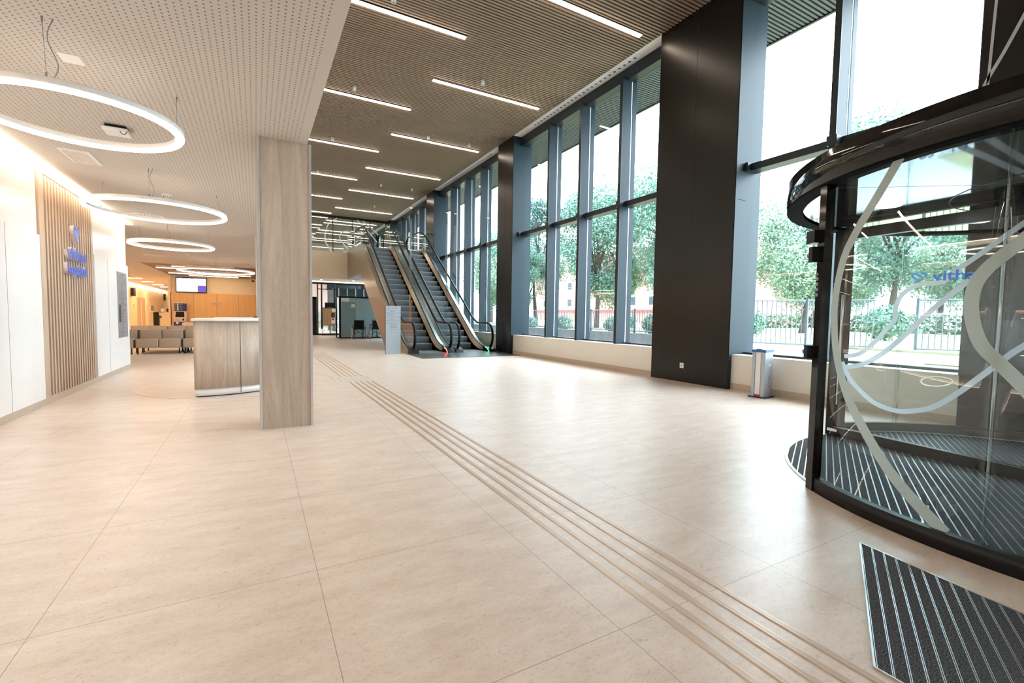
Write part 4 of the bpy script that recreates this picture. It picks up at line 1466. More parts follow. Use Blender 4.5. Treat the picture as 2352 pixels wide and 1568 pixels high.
# ---- wheelchairs (seen from behind)
def wheelchair(label):
    t = thing('wheelchair', label, 'wheelchair', (0, 0, 0), 'folding wheelchairs parked by the glass cubicle', local=True)
    for sx in (-.29, .29):
        wz = MB()
        wz.tube([(sx, .30 * math.cos(a * PI / 18), .30 + .285 * math.sin(a * PI / 18)) for a in range(36)], .016, 8, closed=True)
        wl = wz.build('rear_wheel', M_rubber, t)
        b = MB()
        b.tube([(sx + (.035 if sx > 0 else -.035), .255 * math.cos(a * PI / 18), .30 + .255 * math.sin(a * PI / 18)) for a in range(36)], .009, 6, closed=True)
        b.tube([(sx, .275 * math.cos(a * PI / 18), .30 + .265 * math.sin(a * PI / 18)) for a in range(36)], .010, 6, closed=True)
        for k in range(12):
            a = 2 * PI * k / 12
            b.tube([(sx, 0, .30), (sx, .27 * math.cos(a), .30 + .26 * math.sin(a))], .003, 4)
        b.cyl((sx - .03, 0, .30), (sx + .03, 0, .30), .025, 12)
        b.build('push_rim', M_alu, wl); 
    for sx in (-.22, .22):
        b = MB()
        b.tube([(sx, -.10, .22), (sx, -.12, .93)], .013, 8)
        b.tube([(sx, -.12, .93), (sx, -.24, .94)], .016, 8)
        b.tube([(sx, -.10, .48), (sx, .42, .48), (sx, .48, .40), (sx, .52, .12)], .012, 8)
        b.tube([(sx, -.10, .25), (sx, .40, .25), (sx, .42, .48)], .011, 8)
        b.build('side_frame', M_black, t)
        b = MB(); b.box(sx - .03, sx + .03, -.06, .26, .68, .71, bev=.01); b.tube([(sx, -.1, .66), (sx, .25, .68), (sx, .28, .5)], .010, 6); b.build('armrest', M_black, t)
        b = MB()
        b.tube([(sx, .42 + .07 * math.cos(a * PI / 9), .075 + .062 * math.sin(a * PI / 9)) for a in range(18)], .013, 6, closed=True)
        b.tube([(sx, .42, .07), (sx, .42, .26)], .010, 6)
        b.build('caster', M_rubber, t)
        b = MB(); b.box(sx - .08, sx + .06, .48, .62, .11, .125); b.build('footrest', M_black, t)
    b = MB(); b.tube([(-.22, .02, .22), (.22, .10, .47)], .011, 6); b.tube([(.22, .02, .22), (-.22, .10, .47)], .011, 6); b.cyl((0, .03, .345), (0, .09, .345), .018, 10); b.build('cross_brace', M_black, t)
    b = MB()
    n = 8
    for i in range(n):
        x0, x1 = -.215 + .43 * i / n, -.215 + .43 * (i + 1) / n
        f = lambda x: -.115 + .03 * (1 - (x / .215) ** 2)
        b.quad([(x0, f(x0), .47), (x1, f(x1), .47), (x1, f(x1), .90 - .01 * (1 - (x1 / .215) ** 2)), (x0, f(x0), .90 - .01 * (1 - (x0 / .215) ** 2))], None, True)
        b.quad([(x0, f(x0) + .02, .47), (x1, f(x1) + .02, .47), (x1, f(x1) + .02, .90), (x0, f(x0) + .02, .90)], None, True)
    b.build('backrest', M_vinyl, t)
    b = MB(); b.box(-.215, .215, -.08, .40, .46, .50, bev=.012); b.build('seat', M_vinyl, t)
    b = MB(); b.cyl((.02, -.12, .40), (.02, -.13, .44), .016, 10); b.build('reflector', M_signwhite, t)
    return t


wc = wheelchair('left wheelchair of the two parked before the frosted glass')
wc.location = (4.33, 22.90, 0); wc.rotation_euler = (0, 0, R(-5))
o = copy_tree(wc); o.location = (5.15, 22.93, 0); o.rotation_euler = (0, 0, R(8)); o['label'] = 'right wheelchair, partly hidden behind the escalator side'

# ================================================================== TACTILE GUIDANCE
gx = [1.46, 1.555, 1.65, 1.745, 1.84]
lab5 = ['leftmost', 'second from left', 'middle', 'second from right', 'rightmost']
for k, x in enumerate(gx):
    b = MB()
    b.prism([(x - .0175, .0004), (x + .0175, .0004), (x + .013, .005), (x - .013, .005)], 'Y', -4.9, 8.52, M_tactile)
    for dx in (-.006, 0, .006):
        b.box(x + dx - .0008, x + dx + .0008, -4.9, 8.52, .005, .0056, M_tactile)
    tag(b.build('guidance_strip', None), 'bronze tactile floor strip of the near stretch, %s of five' % lab5[k], 'floor strip', 'near tactile strips running past the camera')
for k, x in enumerate(gx):
    b = MB()
    b.prism([(x - .0175 - .03, .0004), (x + .0175 - .03, .0004), (x + .013 - .03, .005), (x - .013 - .03, .005)], 'Y', 9.32, 15.1)
    tag(b.build('guidance_strip', M_tactile), 'bronze tactile floor strip beyond the dotted square, %s of five' % lab5[k], 'floor strip', 'far tactile strips beyond the dotted square')
for k, x in enumerate(gx[:4]):
    b = MB()
    b.prism([(x - .0175 - .12, .0004), (x + .0175 - .12, .0004), (x + .013 - .12, .005), (x - .013 - .12, .005)], 'Y', 15.9, 24.5)
    tag(b.build('guidance_strip', M_tactile), 'faint tactile floor strip of the last stretch by the oak column, %s of four' % ['first', 'second', 'third', 'fourth'][k], 'floor strip', 'last tactile strips towards the far glazing')
b = MB()
for i in range(12):
    for j in range(12):
        x, y = 1.35 + i * .05, 8.62 + j * .055
        b.cyl((x, y, 0.0004), (x, y, .005), .011, 8, r2=.008)
tag(b.build('tactile_dots', M_alu), 'square of small metal warning dots set in the floor', 'tactile dots', kind='stuff')

# ================================================================== REVOLVING DOOR
CX, CY, RD = 5.18, 0.72, 1.955
d = thing('revolving_door', 'large black revolving door with curved glass and pale ribbon graphics', 'revolving door', (CX, CY, 0))
A0, A1 = 147.0, 256.0     # curved wall on this side
B0, B1 = -33.0, 76.0      # curved wall on the far side
DH = 2.19
for a0, a1 in ((A0, 177.0), (177.3, 207.0), (207.3, A1), (B0, 20.0), (20.3, 57.0), (57.3, B1)):
    b = MB(); b.arcwall(CX, CY, RD - .006, RD + .006, a0 + .2, a1 - .2, .09, DH, 22); b.build('curved_pane', M_door_glass, d)
for a in (177.15, 207.15, 20.15, 57.15):
    b = MB(); c_, s_ = math.cos(R(a)), math.sin(R(a))
    b.tube([(CX + RD * c_, CY + RD * s_, .09), (CX + RD * c_, CY + RD * s_, DH)], .007, 6)
    b.build('glass_joint', glass_mat('joint gel', .25, (.8, .92, .92), .15), d)
for a0, a1 in ((A0, A1), (B0, B1)):
    b = MB(); b.arcwall(CX, CY, RD - .02, RD + .035, a0, a1, 0, .10, 48); b.build('bottom_rail', M_black, d)
# posts
for a in (A0, A1, B0, B1):
    c_, s_ = math.cos(R(a)), math.sin(R(a))
    sg = 1 if a in (A0, B0 + 0) else -1
    b = MB()
    # radial box 9 cm deep, 13 cm along the rim, outside the pane
    tx, ty = -s_, c_
    o_ = 1 if a in (A1, B1) else -1
    o_ = -o_ if a in (A0, B0) else o_
    o_ = {A0: -1, A1: 1, B0: -1, B1: 1}[a]
    pts = []
    for rr, tt in ((RD - .019, -.03), (RD + .04, -.03), (RD + .04, .045), (RD - .019, .045)):
        pts.append((CX + rr * c_ + tx * tt * o_, CY + rr * s_ + ty * tt * o_))
    b.prism(pts, 'Z', 0, DH); b.build('post', M_gloss, d)
# canopy drum
b = MB()
b.arcwall(CX, CY, RD + .01, RD + .055, 0, 360, DH, 2.405, 160)
b.build('canopy_fascia', M_gloss, d)
b = MB(); b.arcwall(CX, CY, RD - .07, RD + .052, 0, 360, DH - .012, DH, 160); b.build('canopy_lip', mat('matt black', (.006, .006, .006), .8, spec=.05), d)
b = MB(); b.arcwall(CX, CY, .02, RD + .01, 0, 360, 2.375, 2.395, 96); b.build('canopy_roof', M_black, d)
b = MB(); b.arcwall(CX, CY, .02, RD - .06, 0, 360, DH + .004, DH + .012, 96); b.build('canopy_ceiling', M_mirror, d)
b = MB()
b.arcwall(CX, CY, .9, .905, 0, 360, DH + .001, DH + .004, 64)
for a in range(0, 180, 45):
    c_, s_ = math.cos(R(a + 8)), math.sin(R(a + 8))
    b.quad([(CX - c_ * 1.88 - s_ * .003, CY - s_ * 1.88 + c_ * .003, DH + .003), (CX + c_ * 1.88 - s_ * .003, CY + s_ * 1.88 + c_ * .003, DH + .003), (CX + c_ * 1.88 + s_ * .003, CY + s_ * 1.88 - c_ * .003, DH + .003), (CX - c_ * 1.88 + s_ * .003, CY - s_ * 1.88 - c_ * .003, DH + .003)])
b.build('ceiling_joint', M_black, d)
for k, (x, y) in enumerate(((4.61, 1.87), (5.93, 1.78), (4.5, -.4), (5.9, -.4))):
    b = MB(); b.disc((x, y, DH - .004), .085, None, 28, dn=-1); b.build('ceiling_lamp', E_doorlamp, d)
# wing through the centre
AD = (0.1128, 0.9937)
NX = (0.9937, -0.1128)


def leafP(s_, n_, z_): return (CX + AD[0] * s_ + NX[0] * n_, CY + AD[1] * s_ + NX[1] * n_, z_)


def leafbox(mb, s0, s1, n0, n1, z0, z1, material=None):
    k = mb.mi(material); b0 = len(mb.v)
    mb.v += [leafP(a, n, z) for z in (z0, z1) for n in (n0, n1) for a in (s0, s1)]
    for f in ((0, 2, 3, 1), (4, 5, 7, 6), (0, 1, 5, 4), (2, 6, 7, 3), (0, 4, 6, 2), (1, 3, 7, 5)):
        mb.f.append(tuple(b0 + i for i in f)); mb.m.append(k); mb.smooth.append(False)


wing = MB()
leafbox(wing, -1.86, 1.86, -.006, .006, .10, 2.08); wing.build('wing_glass', M_door_glass, d)
b = MB()
leafbox(b, -1.92, 1.92, -.03, .03, .012, .105); leafbox(b, -1.92, 1.92, -.03, .03, 2.07, 2.17)
leafbox(b, 1.84, 1.92, -.03, .03, .012, 2.17); leafbox(b, -1.92, -1.84, -.03, .03, .012, 2.17)
b.build('wing_frame', M_black, d)
b = MB(); leafbox(b, -1.84, 1.84, -.032, -.0295, .104, .108); b.build('wing_bead', M_steel, d)
b = MB(); leafbox(b, 1.80, 1.90, -.034, -.030, .055, .085); b.build('lock_plate', M_alu, d)
b = MB(); b.tube([leafP(1.80, -.05, .35), leafP(1.80, -.05, 1.5)], .012, 8); b.build('pull_bar', M_alu, d)
# graphics
def cylmap(R_):
    return lambda u, v, dd: (CX + (R_ + dd) * math.cos(u / R_ + PI), CY + (R_ + dd) * math.sin(u / R_ + PI), v)


RO = RD + .0075
front = [(162.9, 2.188), (159.0, 1.988), (155.2, 1.812), (152.3, 1.642), (150.7, 1.398), (150.8, 1.189), (152.0, .983), (154.8, .76), (158.6, .572), (165.1, .312), (172.8, .095)]
b = MB()
ribbon(b, [(R(a - 180) * RO, z) for a, z in front], (.058, .070), cylmap(RO), .0, None, 8); b.build('ribbon_film', M_ribbon, d)
b = MB()
rg = [(186, 2.0), (182.5, 1.72), (178.9, 1.623), (177.2, 1.568), (175.4, 1.498), (174.3, 1.423), (174.0, 1.322), (174.5, 1.21), (175.6, 1.111), (177.6, 1.029), (180.0, .931), (184, .75), (190, .5)]
ribbon(b, [(R(a - 180) * RO, z) for a, z in rg], .062, cylmap(RO), .0, None, 8); b.build('ribbon_film', M_ribbon, d)
LM = lambda u, v, dd: leafP(u, -.0075 - dd, v)
b = MB()
ribbon(b, [(1.80, .80), (1.727, .652), (1.616, .532), (1.471, .425), (1.283, .384), (1.112, .421), (.986, .486), (.841, .623), (.708, .776), (.608, .892), (.501, 1.017), (.3, 1.2), (0, 1.45)], .045, LM); b.build('ribbon_film', M_ribbonw, d)
b = MB()
ribbon(b, [(1.781, .86), (1.636, .90), (1.503, 1.027), (1.42, 1.14), (1.345, 1.25), (1.342, 1.36), (1.291, 1.49), (1.17, 1.57), (1.0, 1.585), (.928, 1.66), (.764, 1.796), (.589, 1.947), (.45, 2.06)], .042, LM); b.build('ribbon_film', M_ribbonw, d)
b = MB()
ribbon(b, [(1.80, .77), (1.741, .755), (1.571, .813), (1.352, .994), (1.034, 1.366), (.756, 1.651), (.525, 1.903), (.36, 2.06)], .046, LM); b.build('ribbon_film', M_ribbonw, d)
# logo on the wing (reads towards -y)
b = MB()
hc, hz, hs = 1.174, 1.640, .118
LM2 = lambda u, v, dd: leafP(u, -.0085 - dd, v)
ribbon(b, [(hc - u * hs, hz + v * hs) for u, v in [(.0, -.30), (-.33, .0), (-.41, .12), (-.33, .24), (-.15, .25), (.05, .10), (.30, -.10)]], .0195, LM2)
ribbon(b, [(hc - u * hs, hz + v * hs) for u, v in [(.12, .25), (.22, .30), (.35, .26), (.42, .13), (.37, .0)]], .0185, LM2)
b.build('heart_logo', M_blue, d)
lg = text(S, 'logo_text', 'vithas', .125, leafP(1.070, -.010, 1.600), '-X', M_blue, d, extrude=.0008, off=.002, width=.355)
lg.rotation_euler = (PI / 2, 0, math.atan2(-AD[1], -AD[0]))
# things fixed to the near post
pc, ps = math.cos(R(A0)), math.sin(R(A0))
PX, PY = CX + (RD + .04) * pc, CY + (RD + .04) * ps
TX_, TY_ = -ps, pc      # along the rim (towards larger angle)


def postbox(name, r0, r1, t0, t1, z0, z1, m_, bev=False):
    b = MB()
    pts = [(PX + pc * r + TX_ * t_, PY + ps * r + TY_ * t_) for r, t_ in ((r0, t0), (r1, t0), (r1, t1), (r0, t1))]
    b.prism(pts, 'Z', z0, z1)
    return b.build(name, m_, d)


postbox('sensor_box', -.06, .035, -.13, -.03, 1.785, 1.875, M_black)
postbox('emergency_box', 0, .05, -.065, -.02, 1.645, 1.755, M_black)
b = MB(); b.cyl((PX + pc * .02 - TX_ * .065, PY + ps * .02 - TY_ * .065, 1.70), (PX + pc * .02 - TX_ * .105, PY + ps * .02 - TY_ * .105, 1.70), .021, 16); b.build('red_button', M_red, d)
postbox('button_box', 0, .05, -.065, -.02, .955, 1.05, M_black)
b = MB(); b.cyl((PX + pc * .02 - TX_ * .065, PY + ps * .02 - TY_ * .065, 1.0), (PX + pc * .02 - TX_ * .105, PY + ps * .02 - TY_ * .105, 1.0), .021, 16); b.build('blue_button', M_bluepl, d)
for k in range(5):
    z = 1.565 - k * .038
    b = MB()
    q = lambda t_, zz_: (PX + pc * .0015 + TX_ * t_, PY + ps * .0015 + TY_ * t_, zz_)
    if k == 0: b.quad([q(-.040, z - .012), q(-.016, z - .012), q(-.028, z + .012)])
    else: b.quad([q(-.040, z - .012), q(-.016, z - .012), q(-.016, z + .012), q(-.040, z + .012)])
    b.build('pictogram', M_signgrey, d)
# round entrance mat
b = MB(); b.cyl((CX, CY, 0.0004), (CX, CY, 0.006), RD - .046, 96)
tag(b.build('round_entrance_mat', mat_stripes('round mat stripes', (CX, CY), (-.8944, -.4472), .049, .0022)), 'round dark striped entrance mat inside the revolving door', 'mat')
b = MB(); b.arcwall(CX, CY, RD - .0455, RD - .021, 0, 360, 0.0004, .008, 96)
tag(b.build('mat_ring', M_signwhite), 'white metal edge ring around the round entrance mat', 'mat edge')
# second mat at the lower right
mp_ = [(2.91, 1.225), (2.83, .56), (2.83, .2), (0.8, .2), (1.6, .585)]
t = thing('entrance_mat', 'dark grey striped entrance mat with metal rails at the lower right corner', 'mat', (2.3, .7, 0))
# left edge of the mat runs from (2.91,1.22) towards (1.86,0.71)
dxm, dym = (1.86 - 2.91), (.71 - 1.22); Lm = math.hypot(dxm, dym); dxm /= Lm; dym /= Lm
poly = [(2.905, 1.218), (1.90, 1.218 + (1.90 - 2.905) * dym / dxm), (1.90, -2.0), (2.62, -2.0), (2.80, .50)]
b = MB(); b.prism(poly, 'Z', 0.0004, .006); b.build('carpet', mat_stripes('mat stripes', (2.905, 1.218), (-.8988, -.4384), .047, .0026), t)
b = MB()
def edge(p, q, w=.006):
    dx_, dy_ = q[0] - p[0], q[1] - p[1]; L_ = math.hypot(dx_, dy_); nx_, ny_ = -dy_ / L_ * w / 2, dx_ / L_ * w / 2
    b.prism([(p[0] - nx_, p[1] - ny_), (q[0] - nx_, q[1] - ny_), (q[0] + nx_, q[1] + ny_), (p[0] + nx_, p[1] + ny_)], 'Z', 0.0004, .008)
edge(poly[0], poly[1]); edge(poly[1], poly[2]); edge(poly[4], poly[0]); edge(poly[3], poly[4])
b.build('edge_frame', M_steel, t)

# ribbons on the dark cladding above the door
t = thing('ribbon_graphic', 'two crossing white ribbon lines on the black panel above the revolving door', 'wall graphic', (7.2, 2.0, 5))
for pth, w_ in (([(2.02, 5.3), (2.035, 4.9), (2.05, 4.3), (2.06, 3.9)], .025), ([(1.80, 4.55), (1.95, 4.2), (2.07, 3.95), (2.12, 3.8)], .035)):
    b = MB(); ribbon(b, pth, w_, lambda u, v, dd: (7.217 - dd, u, v), .001); b.build('ribbon_film', M_ribbonw, t)

# ================================================================== UMBRELLA BAG STAND
t = thing('umbrella_bag_stand', 'silver umbrella bag stand with blue lid and base beside the black column', 'umbrella stand', (7.0, 4.41, 0))
ux, uy, ua = 7.0, 4.41, R(8)
def UP(a, c_, z_):   # a along X', c across Y'
    return (ux + a * math.cos(ua) - c_ * math.sin(ua), uy + a * math.sin(ua) + c_ * math.cos(ua), z_ * .965)
def ubox(name, a0, a1, c0, c1, z0, z1, m_):
    b = MB()
    b.prism([UP(a, c_, 0)[:2] for a, c_ in ((a0, c0), (a1, c0), (a1, c1), (a0, c1))], 'Z', z0 * .965, z1 * .965)
    return b.build(name, m_, t)
# the open front faces -x' (towards the hall), long side faces -y
ubox('base', -.13, .19, -.14, .13, 0, .022, M_navypl)
ubox('body', -.06, .155, -.105, .095, .022, .745, M_alupaint)
ubox('front_pillar', -.105, -.06, .05, .095, .022, .745, M_alupaint)
ubox('front_pillar', -.105, -.06, -.105, -.045, .022, .745, M_alupaint)
ubox('collector', -.10, -.065, -.04, .045, .022, .055, M_red)
ubox('bag_roll', -.098, -.062, -.035, .045, .055, .76, M_bag)
ubox('lid', -.115, .165, -.115, .105, .745, .785, M_bluepl)
ubox('lid_top', -.11, .16, -.11, .10, .785, .790, M_signwhite)
ubox('bag_clip', -.115, -.03, -.045, .03, .790, .80, M_black)
ubox('badge', .02, .075, -.1065, -.105, .52, .55, M_signwhite)
b = MB()
um = lambda u, v, dd: UP(u, -.1065, v)
b.quad([um(.03, .25, 0), um(.045, .25, 0), um(.075, .34, 0), um(.045, .345, 0)]); b.build('umbrella_print', M_bluepl, t)
b = MB(); ribbon(b, [(.07, .34), (.09, .385)], .006, um); b.build('umbrella_tip', M_signdark, t)
b = MB(); ribbon(b, [(.04, .25), (.015, .22), (.02, .19), (.05, .185), (.07, .205)], .009, um); b.build('umbrella_handle', M_red, t)

# ================================================================== OUTSIDE
b = MB()
b.box(7.82, 12.6, 3.2, 8.6, 0.30, 0.55); b.box(7.82, 9.4, -30, 3.2, .30, .55)
struct(b.build('ground_terrace', M_asphalt))
b = MB(); b.box(7.82, 10.6, 8.6, 46, -.3, 0.02); b.box(-9, 60, 60.2, 60.4, -.3, 0)
struct(b.build('ground_path', M_asphalt))
b = MB(); b.box(10.8, 90, 8.62, 90, 0.2, 0.64); b.box(12.6, 90, 3.2, 8.62, .3, .60); b.box(9.4, 90, -30, 3.2, .3, .57)
struct(b.build('ground_lawn', M_grass))
b = MB(); b.box(10.5, 10.78, 8.55, 60, 0.02, 0.74)
struct(b.build('wall_garden', M_concrete))
b = MB(); b.box(7.9, 10.5, 8.5, 8.62, 0, .56); struct(b.build('wall_terrace_edge', M_concrete))
b = MB(); b.box(13.5, 60, 14.0, 14.2, .64, .80); struct(b.build('trim_3', M_asphalt))


def fence(p, q, z0, z1, label, pitch=.11):
    t = thing('metal_fence', label, 'fence', (p[0], p[1], z0))
    L_ = math.hypot(q[0] - p[0], q[1] - p[1]); ux_, uy_ = (q[0] - p[0]) / L_, (q[1] - p[1]) / L_
    b = MB(); n = int(L_ / pitch)
    for k in range(n + 1):
        x, y = p[0] + ux_ * k * pitch, p[1] + uy_ * k * pitch
        b.box(x - .007, x + .007, y - .007, y + .007, z0 + .06, z1 - .01)
    b.build('bars', M_fence, t)
    b = MB()
    for z in (z0 + .06, z1 - .02):
        b.tube([(p[0], p[1], z), (q[0], q[1], z)], .018, 4)
    b.build('rail', M_fence, t)
    k = 0.0
    while k <= L_ + .01:
        x, y = p[0] + ux_ * k, p[1] + uy_ * k
        b = MB(); b.box(x - .025, x + .025, y - .025, y + .025, z0 - .02, z1 + .02); b.build('post', M_fence, t)
        k += 2.2
    return t


fence((10.65, 8.8), (10.65, 34), .74, 1.5, 'long dark picket fence on top of the stained garden wall')
fence((11.0, 8.4), (12.75, 5.3), .57, 1.75, 'picket fence panel on the terrace seen through the tall window beside the umbrella stand')
fence((13.0, 4.6), (14.2, 2.9), .57, 1.75, 'short fence panel seen through the revolving door glass')


def blob_tree(seed, h, cr, leafm, n=5200, trunk_h=None, leaf=.16, trunk_r=.16):
    rnd = random.Random(seed)
    b = MB()
    th = trunk_h or h * .35
    pts = [(0, 0, 0), (rnd.uniform(-.1, .1), rnd.uniform(-.1, .1), th * .5), (rnd.uniform(-.2, .2), rnd.uniform(-.2, .2), th), (rnd.uniform(-.3, .3), rnd.uniform(-.3, .3), h * .85)]
    b.tube(smooth_path(pts, 3), [trunk_r * (1 - .75 * i / 9) for i in range(10)], 8)
    clumps = []
    for k in range(16):
        a = rnd.uniform(0, 2 * PI); zz_ = rnd.uniform(th * .85, h * .98)
        rr = cr * math.sqrt(max(.05, 1 - ((zz_ - (h + th) / 2) / ((h - th) / 1.8)) ** 2)) * rnd.uniform(.35, .9)
        c = Vector((rr * math.cos(a), rr * math.sin(a), zz_))
        clumps.append((c, cr * rnd.uniform(.28, .5)))
        s_ = Vector((0, 0, min(zz_ - .3, th + rnd.uniform(0, .3) * h)))
        b.tube([s_, (s_ + c) / 2 + Vector((0, 0, .15)), c], [trunk_r * .35, trunk_r * .22, .015], 5)
    trunk = b
    f = MB()
    for k in range(n):
        c, r_ = clumps[rnd.randrange(len(clumps))]
        v = Vector((rnd.gauss(0, 1), rnd.gauss(0, 1), rnd.gauss(0, .8))); v.normalize()
        p = c + v * r_ * rnd.uniform(.45, 1.05)
        a = Vector((rnd.gauss(0, 1), rnd.gauss(0, 1), rnd.gauss(0, 1))).normalized()
        q = a.cross(Vector((rnd.gauss(0, 1), rnd.gauss(0, 1), rnd.gauss(0, 1)))).normalized()
        s_ = leaf * rnd.uniform(.6, 1.2)
        f.quad([p - a * s_ * .5, p + q * s_ * .28, p + a * s_ * .5, p - q * s_ * .28])
    return trunk, f


def make_tree(seed, h, cr, leafm, label, group, **kw):
    t = thing('tree', label, 'tree', (0, 0, 0), group, local=True)
    tr, f = blob_tree(seed, h, cr, leafm, **kw)
    tr.build('trunk', M_bark, t); f.build('foliage', leafm, t)
    return t


TA = make_tree(3, 7.5, 2.6, M_leafA, 'broad green tree behind the garden fence, right pane of the four pane window', 'trees outside the windows', n=26000, leaf=.14)
TA.location = (17.0, 15.5, .6)
TB = make_tree(8, 8.0, 2.2, M_leafC, 'dark green tree seen in the left pane of the four pane window', 'trees outside the windows', n=26000, leaf=.13)
TB.location = (16.0, 25.5, .6)
TC = make_tree(15, 6.0, 2.4, M_leafB, 'light green tree behind the terrace fence in the tall window', 'trees outside the windows', n=26000, leaf=.13)
TC.location = (22, 12.0, .6)
for src, x, y, s, rz, lab in [(TA, 16.5, 20.0, 1.0, 2.0, 'tall tree with leaning trunk in the second pane from the left'), (TC, 19.0, 21, 1.15, 1.0, 'pale tree crown between the window posts of the four pane window'),
                              (TB, 20.5, 18.5, .95, 4.0, 'dark tree behind the pink building edge'), (TA, 24, 9.4, 1.15, 3.2, 'large tree filling the tall window beside the revolving door'),
                              (TB, 28, 14.5, 1.1, .7, 'distant dark tree left of the large window tree'), (TC, 26, 5.6, 1.2, 2.2, 'light green tree seen through the curved door glass'),
                              (TA, 31, 8.2, 1.0, 5.1, 'distant tree seen behind the logo on the glass'), (TC, 34, 11, 1.3, 4.1, 'distant pale tree at the left of the door glass'),
                              (TB, 33, 4.5, 1.0, 2.9, 'distant dark tree beside the column seen through the door'), (TC, 15.5, 30, .9, .3, 'green tree behind the right escalator handrail'),
                              (TA, 18, 36, 1.0, 1.3, 'far tree seen in the panes behind the escalators'), (TB, 38, 7.5, 1.0, 1.9, 'farthest tree seen low through the door glass'),
                              (TA, 14.6, 24.2, .62, 4.4, 'small tree close to the garden fence at the left panes'), (TC, 36, 17, 1.2, 5.5, 'distant tree near the pink building')]:
    o = copy_tree(src); o.location = (x, y, .6); o.scale = (s, s, s); o.rotation_euler = (0, 0, rz); o['label'] = lab


def make_shrub(seed, r_, leafm, label, group, n=1500, leaf=.07):
    t = thing('shrub', label, 'shrub', (0, 0, 0), group, local=True)
    rnd = random.Random(seed); f = MB()
    for k in range(n):
        v = Vector((rnd.gauss(0, 1), rnd.gauss(0, 1), rnd.gauss(0, 1))).normalized()
        p = Vector((0, 0, r_ * .85)) + Vector((v.x * r_, v.y * r_, v.z * r_ * .9)) * rnd.uniform(.6, 1.0)
        a = Vector((rnd.gauss(0, 1), rnd.gauss(0, 1), rnd.gauss(0, 1))).normalized()
        q = a.cross(v).normalized(); s_ = leaf * rnd.uniform(.6, 1.3)
        f.quad([p - a * s_ * .5, p + q * s_ * .35, p + a * s_ * .5, p - q * s_ * .35])
    b = MB()
    for k in range(5):
        a = 2 * PI * k / 5
        b.tube([(0, 0, 0), (r_ * .3 * math.cos(a), r_ * .3 * math.sin(a), r_ * .9)], .012, 5)
    b.build('stem', M_bark, t); f.build('foliage', leafm, t)
    return t


SA = make_shrub(4, .40, M_leafA, 'round clipped shrub behind the garden wall in the third pane', 'clipped shrubs behind the garden wall')
SA.location = (11.4, 12.8, .62)
for x, y, s, lab in [(11.4, 15.9, .95, 'round clipped shrub behind the garden wall in the second pane'), (11.4, 18.6, .85, 'clipped shrub at the right side of the first pane'), (11.5, 20.0, .9, 'clipped shrub at the left side of the first pane'),
                     (11.2, 10.6, 1.15, 'bright clipped shrub at the left of the right pane'), (13.6, 14.6, 1.2, 'taller grey green shrub behind the fence in the third pane'), (13.4, 12.2, 1.2, 'taller grey green shrub behind the fence in the right pane'),
                     (15.5, 10.3, 1.4, 'shrub behind the terrace fence bars'), (18.0, 7.2, 1.6, 'shrub seen through the door glass beside the fence end'), (11.4, 26, .9, 'shrub seen behind the escalator glass')]:
    o = copy_tree(SA); o.location = (x, y, .62); o.scale = (s, s, s * 1.05); o['label'] = lab
# low hedge far behind
t = thing('hedge', 'long low hedge far behind the lawn', 'hedge', (30, 12, .6))
rnd = random.Random(77); f = MB()
for k in range(9000):
    s0 = rnd.uniform(0, 1)
    p = Vector((27 + rnd.uniform(-.5, .5) + s0 * 6, 22 - s0 * 24, .6 + rnd.uniform(0, 1.0)))
    a = Vector((rnd.gauss(0, 1), rnd.gauss(0, 1), rnd.gauss(0, 1))).normalized(); q = a.cross(Vector((0, 0, 1))).normalized(); s_ = .22
    f.quad([p - a * s_ * .5, p + q * s_ * .35, p + a * s_ * .5, p - q * s_ * .35])
f.build('foliage', M_leafB, t)

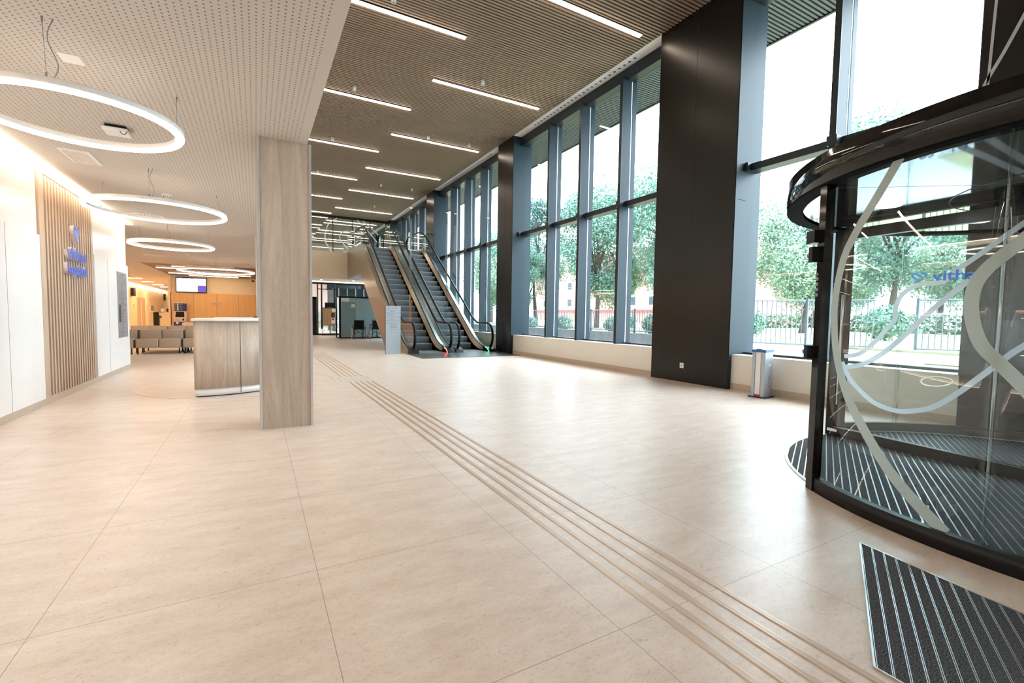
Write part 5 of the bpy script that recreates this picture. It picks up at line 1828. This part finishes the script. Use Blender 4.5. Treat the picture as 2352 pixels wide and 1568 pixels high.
# pink apartment block
t = thing('apartment_building', 'pink brick apartment building with white windows far outside the windows', 'building', (52, 52, 0))
b = MB(); b.box(40, 60, 30, 64, 0, 9.5); b.build('wall', M_brick, t)
for i in range(10):
    for j in range(3):
        yy = 31.5 + i * 3.2; z = 2.6 + j * 2.4
        b = MB(); b.box(39.95, 40.0, yy, yy + 1.3, z, z + 1.3); fr_ = b.build('window', M_signwhite, t)
        b = MB(); b.box(39.93, 39.955, yy + .15, yy + 1.15, z + .15, z + 1.15); b.build('window_pane', M_bluerefl, fr_)
b = MB(); b.box(39.7, 40.0, 30, 64, 2.0, 2.3); b.build('red_awning', mat('awning red', lin((206, 60, 70)), .6), t)
t = thing('glass_reflection_block', 'dark blue block added outside the far glazing as its glass reflection', 'building', (7, 34, 0))  # block added to imitate the dark blue reflection in the far glazing
b = MB(); b.box(4.6, 7.1, 33.0, 36, 0, 2.9); b.build('wall', M_bluerefl, t)
for k in range(4):
    b = MB(); b.box(4.9 + k * .55, 4.96 + k * .55, 32.96, 33.0, 0, 2.9); b.build('mullion', M_alupaint, t)
# outbuilding behind the ground-floor glazing
t = thing('courtyard_building', 'pale pink courtyard wall with a blue window outside the far glazing', 'building', (5, 44, 0))
b = MB(); b.box(-4, 14, 41, 41.4, 0, 9); b.build('wall', mat('courtyard plaster', lin((205, 186, 182)), .8), t)
b = MB(); b.box(5.2, 8.2, 40.95, 41.0, 3.1, 4.3); b.build('window', M_bluerefl, t)
b = MB(); b.box(-4, 3.0, 40.9, 41.0, 0, 1.9); b.box(3.1, 9, 40.9, 41.0, 0, 1.3); b.build('plinth', M_alupaint, t)
for k, (x, y) in enumerate(((3.2, 29.6), (3.9, 30.4), (4.4, 29.4))):
    t = thing('terrace_chair', ['left pale chair on the terrace outside the far glazing', 'middle pale chair on the terrace outside the far glazing', 'right pale chair outside the far glazing under the notice board'][k], 'chair', (x, y, 0), 'chairs on the far terrace')
    b = MB(); b.box(x - .22, x + .22, y - .22, y + .22, .43, .46); b.build('seat', M_ribbon, t)
    b = MB(); b.box(x - .22, x + .22, y + .20, y + .22, .55, .85); b.build('backrest', M_ribbon, t)
    for sx in (-.2, .2):
        for sy in (-.2, .2):
            b = MB(); b.cyl((x + sx, y + sy, 0), (x + sx, y + sy, .43 if sy < 0 else .85), .012, 6); b.build('leg', M_ribbon, t)
b = MB(); b.box(-9, 7.6, 27.5, 60, -.3, .0)
